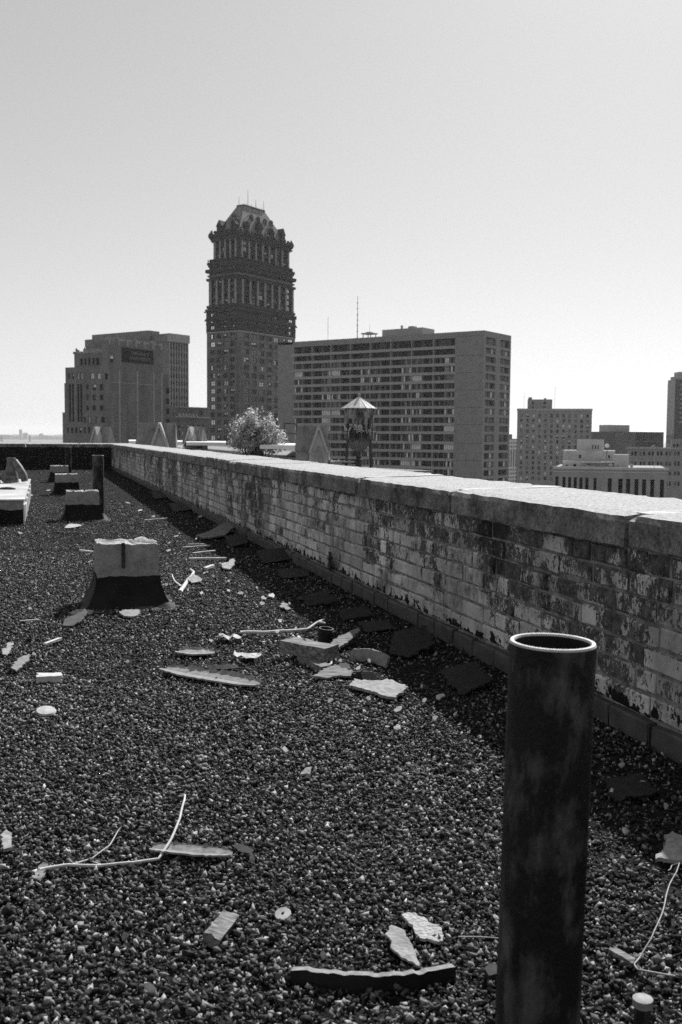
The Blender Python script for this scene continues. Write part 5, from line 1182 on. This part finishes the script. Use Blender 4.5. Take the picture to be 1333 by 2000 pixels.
# ---- water tower and the roof it stands on
TANK = mat('tank_peeling_paint', 0.03, 0.3, 1.3, rough=.85, stretch=(1, 1, .5), contrast=(.42, .6), streak=(2.2, .5)); TROOF = mat('tank_tin_roof', .5, .62, 2, rough=.7, streak=(1.5, .3)); TDARK = mat('tank_ironwork', .035, .06, 2)
Yt = 135.0; m_ = Yt / F; ap = at(702, 775, Yt); zt0 = at(702, 797, Yt).z; zrail = at(702, 857, Yt).z; zb = at(702, 883, Yt).z; zroof = at(702, 918, Yt).z
e = empty('water_tower', (ap.x, ap.y, zroof)); tag(e, 'old rooftop water tower with conical tin roof, round belly and graffiti', 'water tower')
rr = 29.0 * m_; L0 = lambda z: z - zroof
mb = MB(); mb.lathe([(rr, L0(zrail)), (rr, L0(zt0))], 40)
for z_ in (.35, .66): zz = L0(zrail) + (zt0 - zrail) * z_; mb.lathe([(rr, zz - .03), (rr + .03, zz), (rr, zz + .03)], 40)
mb.build('tank', TANK, e, True)
mb = MB(); n = 16
for k in range(n):
    t0, t1 = 2 * math.pi * k / n, 2 * math.pi * (k + 1) / n; rrf = rr * 1.21; z0 = L0(zt0) - .05; z1 = L0(ap.z)
    mb.poly([(rrf * math.cos(t0), rrf * math.sin(t0), z0), (rrf * math.cos(t1), rrf * math.sin(t1), z0), (.05 * math.cos(t1), .05 * math.sin(t1), z1), (.05 * math.cos(t0), .05 * math.sin(t0), z1)])
    mb.tube([(rrf * math.cos(t0), rrf * math.sin(t0), z0 + .02), (.05, 0, z1 + .02)], .025, 4)
mb.poly([(rrf * math.cos(2 * math.pi * k / n), rrf * math.sin(2 * math.pi * k / n), z0 - .02) for k in range(n)]); mb.build('conical_roof', TROOF, e)
mb = MB(); mb.lathe([(.1, L0(ap.z) - .15), (.12, L0(ap.z) + .1), (.2, L0(ap.z) + .15), (.18, L0(ap.z) + .35), (0, L0(ap.z) + .42)], 8); mb.build('finial', PALEM, e)
mb = MB(); zb0 = L0(zb); zr_ = L0(zrail); mb.lathe([(.45 * rr * .35, zb0)] + [(rr * .76 * math.cos(t), zr_ - (zr_ - zb0) * math.sin(t)) for t in [math.pi / 2 * (1 - k / 9) for k in range(1, 10)]], 32); mb.build('belly', mat('tank_belly_paint', .12, .2, 1.5, rough=.8), e, True)
mb = MB()
for k in range(12): t = 2 * math.pi * k / 12; mb.tube([(rr * .765 * math.cos(a_) * math.cos(t), rr * .765 * math.cos(a_) * math.sin(t), zr_ - (zr_ - zb0) * math.sin(a_)) for a_ in [math.pi / 2 * q / 6 for q in range(6)]], .025, 4)
mb.build('belly_seams', TDARK, e)
mb = MB(); mb.lathe([(rr * .95, zr_ - .12), (rr * 1.15, zr_ - .12), (rr * 1.15, zr_), (rr * .95, zr_)], 32); mb.build('walkway', TDARK, e)
mb = MB()
for k in range(20):
    t = 2 * math.pi * k / 20; x, y = rr * 1.14 * math.cos(t), rr * 1.14 * math.sin(t); mb.tube([(x, y, zr_), (x, y, zr_ + .95)], .03, 4)
for zz in (.5, .95): mb.lathe([(rr * 1.13, zr_ + zz - .025), (rr * 1.155, zr_ + zz), (rr * 1.13, zr_ + zz + .025)], 32)
mb.build('railing', TDARK, e)
for t in (R(40), R(140), R(220), R(320)):
    m2 = MB(); x, y = math.cos(t), math.sin(t); m2.tube([(rr * .98 * x, rr * .98 * y, zr_), (rr * 1.12 * x, rr * 1.12 * y, 0)], .19, 6); m2.build('leg', TDARK, e)
mb = MB(); mb.lathe([(.42, -.2), (.42, zb0 * .55), (.6, zb0 * .55), (.6, zb0 * .6), (.36, zb0 * .62), (.36, zb0 + .1)], 14); mb.build('riser_pipe', TDARK, e)
GW = mat('graffiti_white', .5, .6, 5); GB = mat('graffiti_black', .012, .02, 5)
def on_tank(px, py, lift=.02):
    x = (px - 702) * m_; t = -math.acos(max(-1, min(1, x / rr))); return ((rr + lift) * math.cos(t), (rr + lift) * math.sin(t), L0(at(702, py, Yt - rr).z))
def stroke(path, w, m, name='graffiti_stroke'):
    m2 = MB(); m2.tube([on_tank(x, y) for x, y in path], w, 5, cap=True); m2.build(name, m, e)
def blob(pts, m, lift=.012): m2 = MB(); m2.poly([on_tank(x, y, lift) for x, y in pts]); m2.build('graffiti_patch', m, e)
for x0, x1, y0, y1 in ((673, 678, 829, 852), (678, 683, 828, 853), (684, 690, 833, 855), (690, 697, 836, 856), (697, 704, 842, 856), (704, 711, 842, 855), (711, 717, 838, 855), (709, 713, 829, 840), (719, 723, 817, 838), (683, 688, 818, 826)): blob([(x0, y1), (x1, y1), (x1, (y0 + y1) / 2), (x1 - .4, y0), (x0, y0)], GB)
stroke([(674, 832), (676, 838), (675, 845), (678, 848), (679, 840), (677, 836)], .09, GW); stroke([(684, 830), (689, 830.5), (685, 836), (682.5, 843), (682.5, 853)], .11, GW)
stroke([(693, 831), (697, 830), (698, 833), (693, 839), (699, 839)], .11, GW); stroke([(702, 831), (705, 830), (706, 836), (704, 840), (701, 838), (702, 831)], .08, GW)
stroke([(715, 838), (717, 846), (720, 840), (722, 849), (724, 838)], .08, GW); stroke([(697, 845), (701, 842), (707, 844), (711, 841)], .08, GW)
LOW = mat('low_roof', .1, .16, 1)
e2 = empty('flat_roofed_building', (ap.x, ap.y, GZ), R(35)); tag(e2, 'flat roofed building carrying the water tower', 'building')
mb = MB(); mb.box(-7, -6, 0, 8, 9, zroof - GZ - .05); mb.build('wall', HOT, e2)
mb = MB(); mb.box(-7.2, -6.2, zroof - GZ - .04, 8.2, 9.2, zroof - GZ); mb.build('roof', LOW, e2)
mb = MB(); mb.box(-5.5, -1, zroof - GZ, -3.5, 1.2, zroof - GZ + 1.1); mb.box(-5.8, -1.3, zroof - GZ + 1.1, -1.6, 1.4, zroof - GZ + 1.25); mb.build('roof_hatch', HALL_L, e2)

# ---- tree growing beside the gothic roof
def tree(name, px0, px1, ytop, ybot, Y, label, seed):
    g = np.random.default_rng(seed); m_ = Y / F; base = at((px0 + px1) / 2, ybot + 1, Y); wdt = (px1 - px0) * m_; hgt = (ybot - ytop) * m_
    e = empty(name, base); tag(e, label, 'tree')
    BARK = mat('tree_bark', .05, .09, 6); tr = MB()
    L = []; V = []; Fc = []
    for k in range(170):
        a = g.uniform(0, 2 * math.pi); el = math.asin(g.random() ** .95); r_ = g.uniform(.5, 1.0) * (.86 + .16 * math.sin(3 * a + 1) + .1 * math.sin(7 * a) * math.cos(5 * el))
        x, y, z = math.cos(a) * math.cos(el) * .5 * wdt * r_, math.sin(a) * math.cos(el) * .42 * wdt * r_, math.sin(el) * hgt * .86 * r_ * (1 - .18 * math.cos(a - 2.6) * 0)
        z *= 1 - .35 * max(0, x / (.5 * wdt)) + .12 * math.sin(3 * a); x -= .02 * wdt
        z += hgt * (.0 - .12 * g.random())
        P = [Vector((x * .55, y * .55, -1.0)), Vector((x * .65, y * .65, z * .3)), Vector((x * .85, y * .85, z * .75)), Vector((x, y, z))]
        if k % 3 == 0: tr.tube(P, [.06, .045, .025, .01], 6)
        c = P[3]; sp = g.uniform(.035, .06) * wdt
        for q in range(int(g.uniform(45, 95))): L.append(c + Vector((g.normal() * sp, g.normal() * sp, g.normal() * sp * 1.0)))
    tr.build('trunk', BARK, e, True)
    for p in L:
        ln = g.uniform(.11, .21); wd = ln * g.uniform(.3, .45); d = Vector((g.normal(), g.normal(), g.normal() * .7 - .25)).normalized(); s_ = d.cross(Vector((g.normal(), g.normal(), g.normal()))).normalized(); u_ = d.cross(s_) * .12 * ln
        i = len(V); V += [tuple(p), tuple(p + d * ln * .5 + s_ * wd + u_), tuple(p + d * ln), tuple(p + d * ln * .5 - s_ * wd + u_)]; Fc.append((i, i + 1, i + 2, i + 3))
    LEAF = bpy.data.materials.new('pale_leaf'); t_, n_, l_, p_ = nodes_of(LEAF)
    geo = n_.new('ShaderNodeNewGeometry'); mr = n_.new('ShaderNodeMapRange'); mr.inputs[3].default_value = .2; mr.inputs[4].default_value = .62; l_.new(geo.outputs['Random Per Island'], mr.inputs[0]); l_.new(mr.outputs[0], p_.inputs['Base Color'])
    p_.inputs['Roughness'].default_value = .35
    tl = n_.new('ShaderNodeBsdfTranslucent'); l_.new(mr.outputs[0], tl.inputs[0]); mxs = n_.new('ShaderNodeMixShader'); mxs.inputs[0].default_value = .55
    out = n_['Material Output']; l_.new(p_.outputs[0], mxs.inputs[1]); l_.new(tl.outputs[0], mxs.inputs[2]); l_.new(mxs.outputs[0], out.inputs[0])
    me = bpy.data.meshes.new('crown'); me.from_pydata(V, [], Fc); me.materials.append(LEAF); me.update(); link('crown', me, e)
tree('rooftop_tree', 441, 558, 779, 868, 78, 'round leafy tree growing among the gothic roofs in front of the ornate tower', 5)

# ---- far flat city
FAR = mat('far_wood', .05, .09, .01); g = np.random.default_rng(2); mb = MB(); prev = None; n = 260
for row in range(3):
    Y = 9500 + row * 2800; x0 = -Y * .62; x1 = Y * .1; prev = None
    for k in range(n + 1):
        x = x0 + (x1 - x0) * k / n; z = GZ + 34 + row * 6 + 14 * noise.noise(Vector((k * .21, row, 0))) + 8 * noise.noise(Vector((k * .9, row, 3)))
        cur = [(x, Y, GZ), (x, Y + 40, z), (x, Y + 900, z * .9 + GZ * .1), (x, Y + 1000, GZ)]
        if prev:
            for j in range(3): mb.poly([prev[j], cur[j], cur[j + 1], prev[j + 1]])
        prev = cur
tag(mb.build('far_treeline', FAR), kind='stuff')
FB = mat('far_building', .1, .16, .01)
for k, (px, ytop, w, Y, lb) in enumerate(((40, 838.5, 5, 9300, 'far hazy tower block alone above the tree line'), (49, 845, 8, 9400, 'far hazy wide block next to the far tower block'), (3, 849, 4, 6600, 'far hazy block on the tree line beyond the plinth'), (58, 850, 3, 6500, 'far hazy narrow block between the far tower and the stepped apartment house'), (80, 846.5, 7, 9600, 'far hazy low block on the tree line, closest to the stepped apartment house'))):
    p = at(px, ytop, Y); wd = w * Y / F; e = empty('far_building', (p.x, p.y, GZ)); hh = p.z - GZ
    mb = MB(); mb.box(-wd / 2, 0, 0, wd / 2, wd, hh * .93); mb.build('wall', FB, e); mb = MB(); mb.box(-wd * .3, wd * .2, hh * .93, wd * .3, wd * .7, hh); mb.build('roof_house', FB, e)
    tag(e, lb, 'building', 'far buildings on the horizon')

# ---- summer haze
mb = MB(); mb.box(-15500, -6500, GZ - 1, 15500, 18500, 140)
hz = mb.build('haze', None); tag(hz, kind='stuff'); hm = bpy.data.materials.new('haze_air'); hm.use_nodes = True; hn = hm.node_tree.nodes; hn.clear()
pv = hn.new('ShaderNodeVolumePrincipled'); ho = hn.new('ShaderNodeOutputMaterial'); pv.inputs['Color'].default_value = (.9, .9, .9, 1); pv.inputs['Density'].default_value = 0.00005; pv.inputs['Anisotropy'].default_value = .3
hm.node_tree.links.new(pv.outputs[0], ho.inputs['Volume']); hz.data.materials.clear(); hz.data.materials.append(hm)
